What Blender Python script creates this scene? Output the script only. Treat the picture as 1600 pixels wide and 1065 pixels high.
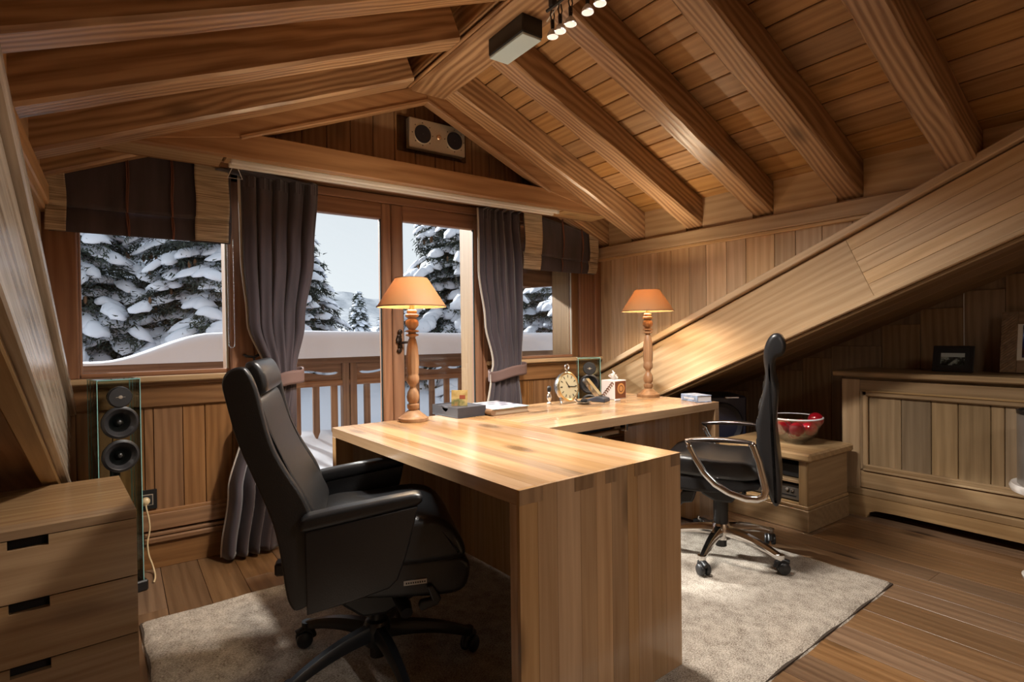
import bpy, math, random
import numpy as np
from mathutils import Vector, Matrix

for o in list(bpy.data.objects):
    bpy.data.objects.remove(o)
SC = bpy.context.scene
COL = SC.collection
rnd = random.Random(7)

# ------------------------------------------------------------------ camera
def set_camera():
    yaw, pitch, roll, f = 0.62007, -0.010553, -0.013139, 862.69
    sy, cy = math.sin(yaw), math.cos(yaw)
    fwd = Vector((sy, cy, 0)); right = Vector((cy, -sy, 0)); up = Vector((0, 0, 1))
    f2 = fwd * math.cos(pitch) + up * math.sin(pitch)
    u2 = up * math.cos(pitch) - fwd * math.sin(pitch)
    r3 = right * math.cos(roll) + u2 * math.sin(roll)
    u3 = u2 * math.cos(roll) - right * math.sin(roll)
    cd = bpy.data.cameras.new('camera')
    cd.sensor_width = 36.0
    cd.lens = f / 1600.0 * 36.0
    cd.clip_start = 0.03
    cam = bpy.data.objects.new('camera', cd)
    m = Matrix((r3, u3, -f2)).transposed().to_4x4()
    m.translation = (0, 0, 1.16)
    cam.matrix_world = m
    COL.objects.link(cam)
    SC.camera = cam
set_camera()

# ------------------------------------------------------------------ world, sun, exposure
def set_world():
    w = bpy.data.worlds.new('winter_sky'); SC.world = w
    w.use_nodes = True
    nt = w.node_tree; nt.nodes.clear()
    out = nt.nodes.new('ShaderNodeOutputWorld'); bg = nt.nodes.new('ShaderNodeBackground')
    tc = nt.nodes.new('ShaderNodeTexCoord'); sep = nt.nodes.new('ShaderNodeSeparateXYZ')
    ns = nt.nodes.new('ShaderNodeTexNoise'); ns.inputs['Scale'].default_value = 2.2; ns.inputs['Detail'].default_value = 4
    mr = nt.nodes.new('ShaderNodeMath'); mr.operation = 'MULTIPLY_ADD'
    mr.inputs[1].default_value = 0.25; 
    cr = nt.nodes.new('ShaderNodeValToRGB')
    cr.color_ramp.elements[0].position = 0.05; cr.color_ramp.elements[0].color = (0.70, 0.73, 0.76, 1)
    cr.color_ramp.elements[1].position = 0.75; cr.color_ramp.elements[1].color = (0.46, 0.50, 0.56, 1)
    nt.links.new(tc.outputs['Generated'], sep.inputs[0])
    nt.links.new(tc.outputs['Generated'], ns.inputs['Vector'])
    nt.links.new(ns.outputs['Fac'], mr.inputs[0]); nt.links.new(sep.outputs['Z'], mr.inputs[2])
    nt.links.new(mr.outputs[0], cr.inputs[0]); nt.links.new(cr.outputs[0], bg.inputs[0])
    bg.inputs[1].default_value = 0.88
    nt.links.new(bg.outputs[0], out.inputs[0])
set_world()

def set_sun():
    L = bpy.data.lights.new('sun', 'SUN'); L.energy = 6.5; L.angle = math.radians(4); L.color = (1.0, 0.97, 0.94)
    o = bpy.data.objects.new('sun', L); COL.objects.link(o)
    d = Vector((0.43, -0.86, -0.40)).normalized()          # travel direction of the light
    o.rotation_euler = d.to_track_quat('-Z', 'Y').to_euler()
    o.location = (-6, 14, 8)
set_sun()
SC.view_settings.view_transform = 'Standard'
SC.view_settings.look = 'None'
SC.view_settings.gamma = 1.0
SC.view_settings.use_curve_mapping = False
SC.view_settings.exposure = 0.66
HALOGEN_W = 32.0
LAMP_W = 36.0

# ------------------------------------------------------------------ materials
MATS = {}
def _new(name):
    m = bpy.data.materials.new(name); m.use_nodes = True
    nt = m.node_tree
    return m, nt, nt.nodes['Principled BSDF']

def plain(name, col, rough=0.5, metal=0.0, noise=0.0, nscale=30, bump=0.0, spec=0.5, coat=0.0):
    if name in MATS: return MATS[name]
    m, nt, b = _new(name)
    b.inputs['Base Color'].default_value = (*col, 1); b.inputs['Roughness'].default_value = rough
    b.inputs['Metallic'].default_value = metal; b.inputs['Specular IOR Level'].default_value = spec
    b.inputs['Coat Weight'].default_value = coat
    if noise or bump:
        tc = nt.nodes.new('ShaderNodeTexCoord'); n = nt.nodes.new('ShaderNodeTexNoise')
        n.inputs['Scale'].default_value = nscale; n.inputs['Detail'].default_value = 5
        nt.links.new(tc.outputs['Object'], n.inputs['Vector'])
        if noise:
            cr = nt.nodes.new('ShaderNodeValToRGB')
            cr.color_ramp.elements[0].position = 0.3; cr.color_ramp.elements[1].position = 0.7
            cr.color_ramp.elements[0].color = (*[c * (1 - noise) for c in col], 1)
            cr.color_ramp.elements[1].color = (*[min(1, c * (1 + noise)) for c in col], 1)
            nt.links.new(n.outputs['Fac'], cr.inputs[0]); nt.links.new(cr.outputs[0], b.inputs['Base Color'])
        if bump:
            bp = nt.nodes.new('ShaderNodeBump'); bp.inputs['Strength'].default_value = bump; bp.inputs['Distance'].default_value = 0.01
            nt.links.new(n.outputs['Fac'], bp.inputs['Height']); nt.links.new(bp.outputs[0], b.inputs['Normal'])
    MATS[name] = m
    return m

def wood(key, light, dark, axis='x', rough=0.45, ring=9.0, knots=0.6, contrast=1.0, var=0.18, bump=0.25, spec=0.4, ringamt=0.6):
    """grain runs along the local axis; every object gets its own offset and tone"""
    name = 'wood_%s_%s' % (key, axis)
    if name in MATS: return MATS[name]
    m, nt, b = _new(name)
    N, Lk = nt.nodes.new, nt.links.new
    tc = N('ShaderNodeTexCoord'); oi = N('ShaderNodeObjectInfo')
    vm = N('ShaderNodeVectorMath'); vm.operation = 'SCALE'
    vm.inputs[0].default_value = (17.3, 31.7, 23.1)
    Lk(oi.outputs['Random'], vm.inputs['Scale'])
    va = N('ShaderNodeVectorMath'); va.operation = 'ADD'
    Lk(tc.outputs['Object'], va.inputs[0]); Lk(vm.outputs[0], va.inputs[1])
    def mapped(sl, sc):
        mp = N('ShaderNodeMapping')
        s = [sc, sc, sc]; s['xyz'.index(axis)] = sl
        mp.inputs['Scale'].default_value = s
        Lk(va.outputs[0], mp.inputs['Vector']); return mp
    # distortion
    mpd = mapped(0.55, 2.4)
    nd = N('ShaderNodeTexNoise'); nd.inputs['Scale'].default_value = 1.0; nd.inputs['Detail'].default_value = 3
    Lk(mpd.outputs[0], nd.inputs['Vector'])
    # rings: sine of distorted cross coordinate
    mp2 = mapped(0.35, 2.0)
    mixv = N('ShaderNodeVectorMath'); mixv.operation = 'MULTIPLY_ADD'
    mixv.inputs[1].default_value = (0.36, 0.36, 0.36)
    Lk(nd.outputs['Color'], mixv.inputs[0]); Lk(mp2.outputs[0], mixv.inputs[2])
    wv = N('ShaderNodeTexWave'); wv.wave_type = 'RINGS'; wv.rings_direction = 'XYZ'['xyz'.index(axis)]
    wv.inputs['Scale'].default_value = ring; wv.inputs['Distortion'].default_value = 0.8
    wv.inputs['Detail'].default_value = 2; wv.inputs['Detail Scale'].default_value = 1.5
    Lk(mixv.outputs[0], wv.inputs['Vector'])
    # fibres
    mp3 = mapped(2.5, 70)
    nf = N('ShaderNodeTexNoise'); nf.inputs['Scale'].default_value = 1.0; nf.inputs['Detail'].default_value = 4
    Lk(mp3.outputs[0], nf.inputs['Vector'])
    # broad blotches
    mp4 = mapped(1.0, 6)
    nb = N('ShaderNodeTexNoise'); nb.inputs['Scale'].default_value = 1.0; nb.inputs['Detail'].default_value = 2
    Lk(mp4.outputs[0], nb.inputs['Vector'])
    def madd(a, f, c):
        x = N('ShaderNodeMath'); x.operation = 'MULTIPLY_ADD'
        Lk(a, x.inputs[0]); x.inputs[1].default_value = f
        if isinstance(c, float): x.inputs[2].default_value = c
        else: Lk(c, x.inputs[2])
        return x.outputs[0]
    s = madd(wv.outputs['Fac'], 0.45 * ringamt, 0.5 - 0.225 * ringamt - 0.55)
    s = madd(nf.outputs['Fac'], 0.65, s)
    s = madd(nb.outputs['Fac'], 0.45, s)
    cr = N('ShaderNodeValToRGB')
    mid = 0.5; sp = 0.28 / contrast
    cr.color_ramp.elements[0].position = max(0, mid - sp); cr.color_ramp.elements[0].color = (*dark, 1)
    cr.color_ramp.elements[1].position = min(1, mid + sp); cr.color_ramp.elements[1].color = (*light, 1)
    Lk(s, cr.inputs[0])
    col = cr.outputs[0]
    # knots
    if knots > 0:
        mpk = mapped(1.6, 4.2)
        vo = N('ShaderNodeTexVoronoi'); vo.inputs['Scale'].default_value = 1.0
        vo.inputs['Randomness'].default_value = 1.0
        Lk(mpk.outputs[0], vo.inputs['Vector'])
        kr = N('ShaderNodeValToRGB')
        kr.color_ramp.elements[0].position = 0.06; kr.color_ramp.elements[0].color = (1, 1, 1, 1)
        kr.color_ramp.elements[1].position = 0.17; kr.color_ramp.elements[1].color = (0, 0, 0, 1)
        Lk(vo.outputs['Distance'], kr.inputs[0])
        km = N('ShaderNodeMath'); km.operation = 'MULTIPLY'; km.inputs[1].default_value = knots
        Lk(kr.outputs[0], km.inputs[0])
        mx = N('ShaderNodeMixRGB'); mx.inputs[2].default_value = (*[c * 0.35 for c in dark], 1)
        Lk(km.outputs[0], mx.inputs[0]); Lk(col, mx.inputs[1]); col = mx.outputs[0]
    hs = N('ShaderNodeHueSaturation')
    vv = N('ShaderNodeMapRange'); vv.inputs['To Min'].default_value = 1 - var; vv.inputs['To Max'].default_value = 1 + var
    Lk(oi.outputs['Random'], vv.inputs['Value']); Lk(vv.outputs[0], hs.inputs['Value'])
    rr = N('ShaderNodeMath'); rr.operation = 'MULTIPLY'; rr.inputs[1].default_value = 7.31
    Lk(oi.outputs['Random'], rr.inputs[0])
    fr = N('ShaderNodeMath'); fr.operation = 'FRACT'; Lk(rr.outputs[0], fr.inputs[0])
    v2 = N('ShaderNodeMapRange'); v2.inputs['To Min'].default_value = 1 - var * .6; v2.inputs['To Max'].default_value = 1 + var * .4
    Lk(fr.outputs[0], v2.inputs['Value']); Lk(v2.outputs[0], hs.inputs['Saturation'])
    Lk(col, hs.inputs['Color']); Lk(hs.outputs[0], b.inputs['Base Color'])
    b.inputs['Roughness'].default_value = rough
    b.inputs['Specular IOR Level'].default_value = spec
    if bump:
        bp = N('ShaderNodeBump'); bp.inputs['Strength'].default_value = bump; bp.inputs['Distance'].default_value = 0.004
        Lk(s, bp.inputs['Height']); Lk(bp.outputs[0], b.inputs['Normal'])
    MATS[name] = m
    return m

def W(key, axis='x'):
    P = {
        'rafter': dict(light=(0.50, 0.31, 0.165), dark=(0.24, 0.12, 0.052), rough=0.36, spec=0.7, ring=7, knots=0.8, contrast=1.25, bump=0.4, ringamt=0.85, var=0.10),
        'ceil':   dict(light=(0.46, 0.26, 0.105), dark=(0.27, 0.13, 0.045), rough=0.5, ring=4, knots=1.0, var=0.15, ringamt=0.45),
        'oak':    dict(light=(0.62, 0.43, 0.245), dark=(0.43, 0.27, 0.13), rough=0.42, ring=4, knots=0.3, var=0.18, ringamt=0.5),
        'oakpale': dict(light=(0.64, 0.45, 0.27), dark=(0.42, 0.26, 0.13), rough=0.48, ring=4, knots=0.35, var=0.17, ringamt=0.4),
        'red':    dict(light=(0.36, 0.18, 0.095), dark=(0.23, 0.105, 0.055), rough=0.45, ring=5, knots=0.4, var=0.08),
        'truss':  dict(light=(0.40, 0.225, 0.115), dark=(0.26, 0.13, 0.06), rough=0.5, ring=5, knots=0.4, var=0.10),
        'wains':  dict(light=(0.29, 0.145, 0.06), dark=(0.165, 0.075, 0.028), rough=0.42, ring=5, knots=0.35, var=0.16),
        'floor':  dict(light=(0.235, 0.135, 0.068), dark=(0.105, 0.053, 0.024), rough=0.32, ring=4, knots=0.9, var=0.22, ringamt=0.4),
        'desk':   dict(light=(0.50, 0.305, 0.15), dark=(0.32, 0.175, 0.076), rough=0.20, ring=4, knots=0.75, var=0.19, bump=0.04, spec=0.7, ringamt=0.3),
        'chest':  dict(light=(0.38, 0.25, 0.125), dark=(0.22, 0.13, 0.056), rough=0.36, ring=3.5, knots=0.4, var=0.20, ringamt=0.35),
        'dark':   dict(light=(0.32, 0.205, 0.112), dark=(0.185, 0.11, 0.056), rough=0.5, ring=5, knots=0.4, var=0.15),
        'drawer': dict(light=(0.40, 0.255, 0.13), dark=(0.22, 0.12, 0.055), rough=0.22, ring=4, knots=0.4, var=0.12, bump=0.05, spec=0.7, ringamt=0.35),
        'turned': dict(light=(0.42, 0.24, 0.12), dark=(0.27, 0.135, 0.06), rough=0.4, ring=5, knots=0.0, var=0.05),
        'rail':   dict(light=(0.33, 0.17, 0.09), dark=(0.19, 0.09, 0.045), rough=0.6, ring=5, knots=0.4, var=0.15),
        'gloss':  dict(light=(0.68, 0.58, 0.46), dark=(0.22, 0.155, 0.10), rough=0.22, ring=4, knots=0.9, var=0.08, contrast=1.2, spec=1.0, bump=0.15, ringamt=0.25),  # left sloping board: window glare painted into the pale wood colour
        'chestpanel': dict(light=(0.29, 0.20, 0.11), dark=(0.165, 0.108, 0.055), rough=0.36, ring=3.5, knots=0.4, var=0.2, ringamt=0.4),
        'reveal': dict(light=(0.34, 0.205, 0.092), dark=(0.24, 0.135, 0.056), rough=0.5, ring=4, knots=0.3, var=0.05, ringamt=0.4),
        'endgrain': dict(light=(0.30, 0.175, 0.08), dark=(0.20, 0.11, 0.05), rough=0.4, ring=9, knots=0.0, var=0.15),
    }[key]
    return wood(key, axis=axis, **P)

def glassmat(name, tint=(1, 1, 1), refl=1.0, rough=0.0):
    if name in MATS: return MATS[name]
    m = bpy.data.materials.new(name); m.use_nodes = True
    nt = m.node_tree; nt.nodes.clear()
    o = nt.nodes.new('ShaderNodeOutputMaterial'); t = nt.nodes.new('ShaderNodeBsdfTransparent')
    g = nt.nodes.new('ShaderNodeBsdfGlossy'); mx = nt.nodes.new('ShaderNodeMixShader')
    fr = nt.nodes.new('ShaderNodeFresnel'); fr.inputs[0].default_value = 1.45
    ml = nt.nodes.new('ShaderNodeMath'); ml.operation = 'MULTIPLY'; ml.inputs[1].default_value = refl
    t.inputs[0].default_value = (*tint, 1); g.inputs['Roughness'].default_value = rough
    nt.links.new(fr.outputs[0], ml.inputs[0]); nt.links.new(ml.outputs[0], mx.inputs[0])
    nt.links.new(t.outputs[0], mx.inputs[1]); nt.links.new(g.outputs[0], mx.inputs[2])
    nt.links.new(mx.outputs[0], o.inputs[0])
    MATS[name] = m
    return m

GLASS = glassmat('window_glass', (0.97, 0.985, 0.98), 0.5)
SPKGLASS = glassmat('speaker_glass', (0.90, 0.95, 0.94), 0.9)
GLASSEDGE = plain('glass_edge', (0.30, 0.62, 0.58), 0.15)
BLACK = plain('black_plastic', (0.012, 0.012, 0.013), 0.38)
LEATHER = plain('black_leather', (0.014, 0.014, 0.015), 0.34, bump=0.12, nscale=260, spec=0.6)
FABRICBLK = plain('black_fabric', (0.012, 0.011, 0.012), 0.85, noise=0.3, nscale=300)
CHROME = plain('chrome', (0.72, 0.71, 0.70), 0.12, metal=1.0)
ALU = plain('brushed_aluminium', (0.60, 0.55, 0.47), 0.35, metal=0.7, noise=0.06, nscale=200)
SNOW = plain('snow', (0.82, 0.86, 0.94), 0.8, bump=0.25, nscale=14, spec=0.2)
WHITE = plain('white_paint', (0.80, 0.78, 0.74), 0.4)
CREAM = plain('cream_plastic', (0.68, 0.52, 0.30), 0.4)

def curtain_mat():
    m, nt, b = _new('aubergine_cloth')
    N, Lk = nt.nodes.new, nt.links.new
    tc = N('ShaderNodeTexCoord'); mp = N('ShaderNodeMapping'); mp.inputs['Scale'].default_value = (9, 9, 1.2)
    n = N('ShaderNodeTexNoise'); n.inputs['Scale'].default_value = 2; n.inputs['Detail'].default_value = 6
    cr = N('ShaderNodeValToRGB')
    cr.color_ramp.elements[0].position = 0.3; cr.color_ramp.elements[0].color = (0.036, 0.028, 0.036, 1)
    cr.color_ramp.elements[1].position = 0.75; cr.color_ramp.elements[1].color = (0.075, 0.056, 0.069, 1)
    Lk(tc.outputs['Object'], mp.inputs[0]); Lk(mp.outputs[0], n.inputs['Vector']); Lk(n.outputs['Fac'], cr.inputs[0])
    Lk(cr.outputs[0], b.inputs['Base Color']); b.inputs['Roughness'].default_value = 0.75
    b.inputs['Sheen Weight'].default_value = 0.3
    n2 = N('ShaderNodeTexNoise'); n2.inputs['Scale'].default_value = 400
    bp = N('ShaderNodeBump'); bp.inputs['Strength'].default_value = 0.15; Lk(n2.outputs['Fac'], bp.inputs['Height']); Lk(bp.outputs[0], b.inputs['Normal'])
    return m
CLOTH = curtain_mat()
STITCH = plain('rust_stripe', (0.20, 0.085, 0.06), 0.8)

def woven_mat():
    m, nt, b = _new('woven_straw')
    N, Lk = nt.nodes.new, nt.links.new
    tc = N('ShaderNodeTexCoord'); mp = N('ShaderNodeMapping'); mp.inputs['Scale'].default_value = (5, 5, 190)
    n = N('ShaderNodeTexNoise'); n.inputs['Scale'].default_value = 1; n.inputs['Detail'].default_value = 5
    cr = N('ShaderNodeValToRGB')
    cr.color_ramp.elements[0].position = 0.32; cr.color_ramp.elements[0].color = (0.22, 0.165, 0.115, 1)
    cr.color_ramp.elements[1].position = 0.62; cr.color_ramp.elements[1].color = (0.60, 0.49, 0.345, 1)
    Lk(tc.outputs['Object'], mp.inputs[0]); Lk(mp.outputs[0], n.inputs['Vector']); Lk(n.outputs['Fac'], cr.inputs[0])
    Lk(cr.outputs[0], b.inputs['Base Color']); b.inputs['Roughness'].default_value = 0.9
    bp = N('ShaderNodeBump'); bp.inputs['Strength'].default_value = 0.5; Lk(n.outputs['Fac'], bp.inputs['Height']); Lk(bp.outputs[0], b.inputs['Normal'])
    return m
WOVEN = woven_mat()

def rug_mat():
    m, nt, b = _new('wool_rug')
    N, Lk = nt.nodes.new, nt.links.new
    tc = N('ShaderNodeTexCoord')
    n = N('ShaderNodeTexNoise'); n.inputs['Scale'].default_value = 130; n.inputs['Detail'].default_value = 4; n.inputs['Roughness'].default_value = 0.7
    mp = N('ShaderNodeMapping'); mp.inputs['Scale'].default_value = (1, 2.2, 1)
    n2 = N('ShaderNodeTexNoise'); n2.inputs['Scale'].default_value = 22; n2.inputs['Detail'].default_value = 4
    Lk(tc.outputs['Object'], mp.inputs[0]); Lk(mp.outputs[0], n.inputs['Vector']); Lk(tc.outputs['Object'], n2.inputs['Vector'])
    ad = N('ShaderNodeMath'); ad.operation = 'MULTIPLY_ADD'; ad.inputs[1].default_value = 0.3
    Lk(n2.outputs['Fac'], ad.inputs[0]); Lk(n.outputs['Fac'], ad.inputs[2])
    cr = N('ShaderNodeValToRGB')
    cr.color_ramp.elements[0].position = 0.48; cr.color_ramp.elements[0].color = (0.15, 0.115, 0.085, 1)
    cr.color_ramp.elements[1].position = 0.78; cr.color_ramp.elements[1].color = (0.64, 0.57, 0.48, 1)
    Lk(ad.outputs[0], cr.inputs[0]); Lk(cr.outputs[0], b.inputs['Base Color'])
    b.inputs['Roughness'].default_value = 0.95; b.inputs['Specular IOR Level'].default_value = 0.1
    bp = N('ShaderNodeBump'); bp.inputs['Strength'].default_value = 0.8; bp.inputs['Distance'].default_value = 0.006
    Lk(ad.outputs[0], bp.inputs['Height']); Lk(bp.outputs[0], b.inputs['Normal'])
    return m

def shade_mat():
    m = bpy.data.materials.new('lamp_shade_paper'); m.use_nodes = True
    nt = m.node_tree; b = nt.nodes['Principled BSDF']; o = nt.nodes['Material Output']
    b.inputs['Base Color'].default_value = (0.26, 0.14, 0.055, 1); b.inputs['Roughness'].default_value = 0.7
    t = nt.nodes.new('ShaderNodeBsdfTranslucent'); t.inputs[0].default_value = (0.95, 0.46, 0.09, 1)
    mx = nt.nodes.new('ShaderNodeMixShader'); mx.inputs[0].default_value = 0.13
    nt.links.new(b.outputs[0], mx.inputs[1]); nt.links.new(t.outputs[0], mx.inputs[2]); nt.links.new(mx.outputs[0], o.inputs[0])
    return m
SHADE = shade_mat()

def emis(name, col, s):
    if name in MATS: return MATS[name]
    m, nt, b = _new(name)
    b.inputs['Base Color'].default_value = (*col, 1); b.inputs['Emission Color'].default_value = (*col, 1)
    b.inputs['Emission Strength'].default_value = s
    MATS[name] = m; return m

# ------------------------------------------------------------------ mesh helpers
def link(name, me, mat, parent=None, smooth=False, loc=None, rot=None):
    o = bpy.data.objects.new(name, me); COL.objects.link(o)
    if mat is not None and not me.materials: me.materials.append(mat)
    if smooth:
        me.polygons.foreach_set('use_smooth', [True] * len(me.polygons))
    if parent: o.parent = parent
    if loc is not None: o.location = loc
    if rot is not None: o.rotation_euler = rot
    return o

class MB:
    def __init__(s): s.v = []; s.f = []
    def add(s, v, f):
        n = len(s.v); s.v += [tuple(p) for p in v]; s.f += [tuple(i + n for i in q) for q in f]; return s
    def box(s, x0, x1, y0, y1, z0, z1, c=0.0):
        v, f = cbox(x1 - x0, y1 - y0, z1 - z0, c)
        ctr = ((x0 + x1) / 2, (y0 + y1) / 2, (z0 + z1) / 2)
        return s.add([(p[0] + ctr[0], p[1] + ctr[1], p[2] + ctr[2]) for p in v], f)
    def prism(s, poly, a0, a1, axis='x'):
        """poly in the two other axes (order: y,z / x,z / x,y) pushed along axis"""
        n = len(poly)
        def P(a, q):
            return {'x': (a, q[0], q[1]), 'y': (q[0], a, q[1]), 'z': (q[0], q[1], a)}[axis]
        v = [P(a0, q) for q in poly] + [P(a1, q) for q in poly]
        f = [tuple(range(n - 1, -1, -1)), tuple(range(n, 2 * n))]
        f += [(i, (i + 1) % n, n + (i + 1) % n, n + i) for i in range(n)]
        return s.add(v, f)
    def lathe(s, prof, n=32, cx=0, cy=0, z0=0, cap=True):
        v = []; f = []
        for (r, z) in prof:
            for k in range(n):
                a = 2 * math.pi * k / n
                v.append((cx + r * math.cos(a), cy + r * math.sin(a), z0 + z))
        m = len(prof)
        for i in range(m - 1):
            for k in range(n):
                f.append((i * n + k, i * n + (k + 1) % n, (i + 1) * n + (k + 1) % n, (i + 1) * n + k))
        if cap:
            f.append(tuple(range(n - 1, -1, -1))); f.append(tuple(range((m - 1) * n, m * n)))
        return s.add(v, f)
    def tube(s, pts, r, n=10, cap=True, flat=1.0):
        pts = [Vector(p) for p in pts]; m = len(pts)
        rs = r if isinstance(r, (list, tuple)) else [r] * m
        v = []; f = []
        ref = None
        for i, p in enumerate(pts):
            t = (pts[min(i + 1, m - 1)] - pts[max(i - 1, 0)]).normalized()
            if ref is None:
                ref = Vector((0, 0, 1)) if abs(t.z) < 0.9 else Vector((1, 0, 0))
            a = (ref - t * ref.dot(t)).normalized(); b = t.cross(a); ref = a
            for k in range(n):
                an = 2 * math.pi * k / n
                v.append(p + a * math.cos(an) * rs[i] * flat + b * math.sin(an) * rs[i])
        for i in range(m - 1):
            for k in range(n):
                f.append((i * n + k, i * n + (k + 1) % n, (i + 1) * n + (k + 1) % n, (i + 1) * n + k))
        if cap:
            f.append(tuple(range(n - 1, -1, -1))); f.append(tuple(range((m - 1) * n, m * n)))
        return s.add(v, f)
    def ball(s, c, r, nu=16, nv=10, sc=(1, 1, 1)):
        prof = [(max(1e-4, r * math.sin(math.pi * i / nv)), -r * math.cos(math.pi * i / nv)) for i in range(nv + 1)]
        t = MB().lathe(prof, nu)
        return s.add([(p[0] * sc[0] + c[0], p[1] * sc[1] + c[1], p[2] * sc[2] + c[2]) for p in t.v], t.f)
    def grid(s, fn, nu, nv, closeu=False):
        v = [fn(i / (nu - (0 if closeu else 1)), j / (nv - 1)) for j in range(nv) for i in range(nu)]
        f = []
        for j in range(nv - 1):
            for i in range(nu if closeu else nu - 1):
                i2 = (i + 1) % nu
                f.append((j * nu + i, j * nu + i2, (j + 1) * nu + i2, (j + 1) * nu + i))
        return s.add(v, f)
    def xf(s, M):
        s.v = [tuple(M @ Vector(p)) for p in s.v]; return s
    def mesh(s, name):
        me = bpy.data.meshes.new(name); me.from_pydata(s.v, [], s.f); me.update(); return me
    def build(s, name, mat, parent=None, smooth=False, loc=None, rot=None, bevel=0.0, seg=2, sub=0, auto=None):
        me = s.mesh(name)
        o = link(name, me, mat, parent, smooth, loc, rot)
        if bevel:
            md = o.modifiers.new('bevel', 'BEVEL'); md.width = bevel; md.segments = seg; md.limit_method = 'ANGLE'; md.angle_limit = math.radians(35)
        if sub:
            md = o.modifiers.new('subdiv', 'SUBSURF'); md.levels = sub; md.render_levels = sub
        if auto is not None:
            for p in me.polygons: p.use_smooth = True
            me.set_sharp_from_angle(angle=math.radians(auto))
        return o

def cbox(sx, sy, sz, c=0.0):
    hx, hy, hz = sx / 2, sy / 2, sz / 2
    if c <= 0:
        v = [(x, y, z) for x in (-hx, hx) for y in (-hy, hy) for z in (-hz, hz)]
        return v, [(0, 1, 3, 2), (4, 6, 7, 5), (0, 4, 5, 1), (2, 3, 7, 6), (0, 2, 6, 4), (1, 5, 7, 3)]
    c = min(c, hx * .45, hy * .45, hz * .45)
    v = []; idx = {}
    for sxn in (-1, 1):
        for syn in (-1, 1):
            for szn in (-1, 1):
                for ax in range(3):
                    p = [sxn * (hx - c), syn * (hy - c), szn * (hz - c)]
                    p[ax] = (sxn * hx, syn * hy, szn * hz)[ax]
                    idx[(sxn, syn, szn, ax)] = len(v); v.append(tuple(p))
    f = []
    for ax in range(3):
        o1, o2 = [a for a in range(3) if a != ax]
        for s in (-1, 1):
            q = []
            for a, b in ((-1, -1), (1, -1), (1, 1), (-1, 1)):
                k = [0, 0, 0]; k[ax] = s; k[o1] = a; k[o2] = b
                q.append(idx[(*k, ax)])
            flip = (s < 0) ^ (ax == 1)
            f.append(tuple(q[::-1]) if flip else tuple(q))
    for ax in range(3):             # edges running along ax
        o1, o2 = [a for a in range(3) if a != ax]
        for a in (-1, 1):
            for b in (-1, 1):
                k1 = [0, 0, 0]; k1[ax] = -1; k1[o1] = a; k1[o2] = b
                k2 = list(k1); k2[ax] = 1
                q = [idx[(*k1, o1)], idx[(*k1, o2)], idx[(*k2, o2)], idx[(*k2, o1)]]
                flip = (a * b > 0) ^ (ax == 1)
                f.append(tuple(q) if flip else tuple(q[::-1]))
    for a in (-1, 1):
        for b in (-1, 1):
            for d in (-1, 1):
                q = [idx[(a, b, d, 0)], idx[(a, b, d, 1)], idx[(a, b, d, 2)]]
                f.append(tuple(q) if a * b * d > 0 else tuple(q[::-1]))
    return v, f

def plank(name, p0, p1, width, thick, normal, mat, parent=None, c=0.002):
    """board from p0 to p1 (centre line of its visible face); its visible face looks along normal"""
    p0, p1, n = Vector(p0), Vector(p1), Vector(normal).normalized()
    d = p1 - p0; L = d.length; d.normalize()
    y = n.cross(d).normalized(); n = d.cross(y)
    v, f = cbox(L, width, thick, c)
    me = bpy.data.meshes.new(name); me.from_pydata(v, [], f); me.update()
    o = link(name, me, mat, parent)
    M = Matrix((d, y, n)).transposed().to_4x4(); M.translation = (p0 + p1) / 2 - n * thick / 2
    o.matrix_local = M
    return o

def bx(name, x0, x1, y0, y1, z0, z1, mat, parent=None, c=0.003):
    """box whose origin is its own centre"""
    v, f = cbox(x1 - x0, y1 - y0, z1 - z0, c)
    me = bpy.data.meshes.new(name); me.from_pydata(v, [], f); me.update()
    return link(name, me, mat, parent, loc=((x0 + x1) / 2, (y0 + y1) / 2, (z0 + z1) / 2))

def tag(o, label, cat, group=None, kind=None):
    o['label'] = label; o['category'] = cat
    if group: o['group'] = group
    if kind: o['kind'] = kind
    return o
def thing(name, label, cat, loc=(0, 0, 0), rz=0.0, group=None, kind=None):
    o = bpy.data.objects.new(name, None); COL.objects.link(o)
    o.location = loc; o.rotation_euler = (0, 0, rz); o.empty_display_size = 0.1
    return tag(o, label, cat, group, kind)
def lightobj(name, kind, loc, energy, color, parent=None, radius=0.03):
    L = bpy.data.lights.new(name, kind); L.energy = energy; L.color = color
    if kind in ('POINT', 'SPOT'): L.shadow_soft_size = radius
    o = bpy.data.objects.new(name, L); COL.objects.link(o); o.location = loc
    if parent: o.parent = parent
    return o

# ------------------------------------------------------------------ room shell
YW = 3.36                 # inner face of the window wall
XL, XR = -0.29, 3.28      # dormer cheek walls
YB = -2.6                 # wall behind the viewpoint
XA0, XA1 = -1.35, 4.28    # side walls of the low alcoves
SL = 0.437                # fall of the main roof slope
def top_line(y): return 2.31 - SL * y
SLD = Vector((0, 1, -SL)).normalized()

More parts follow.
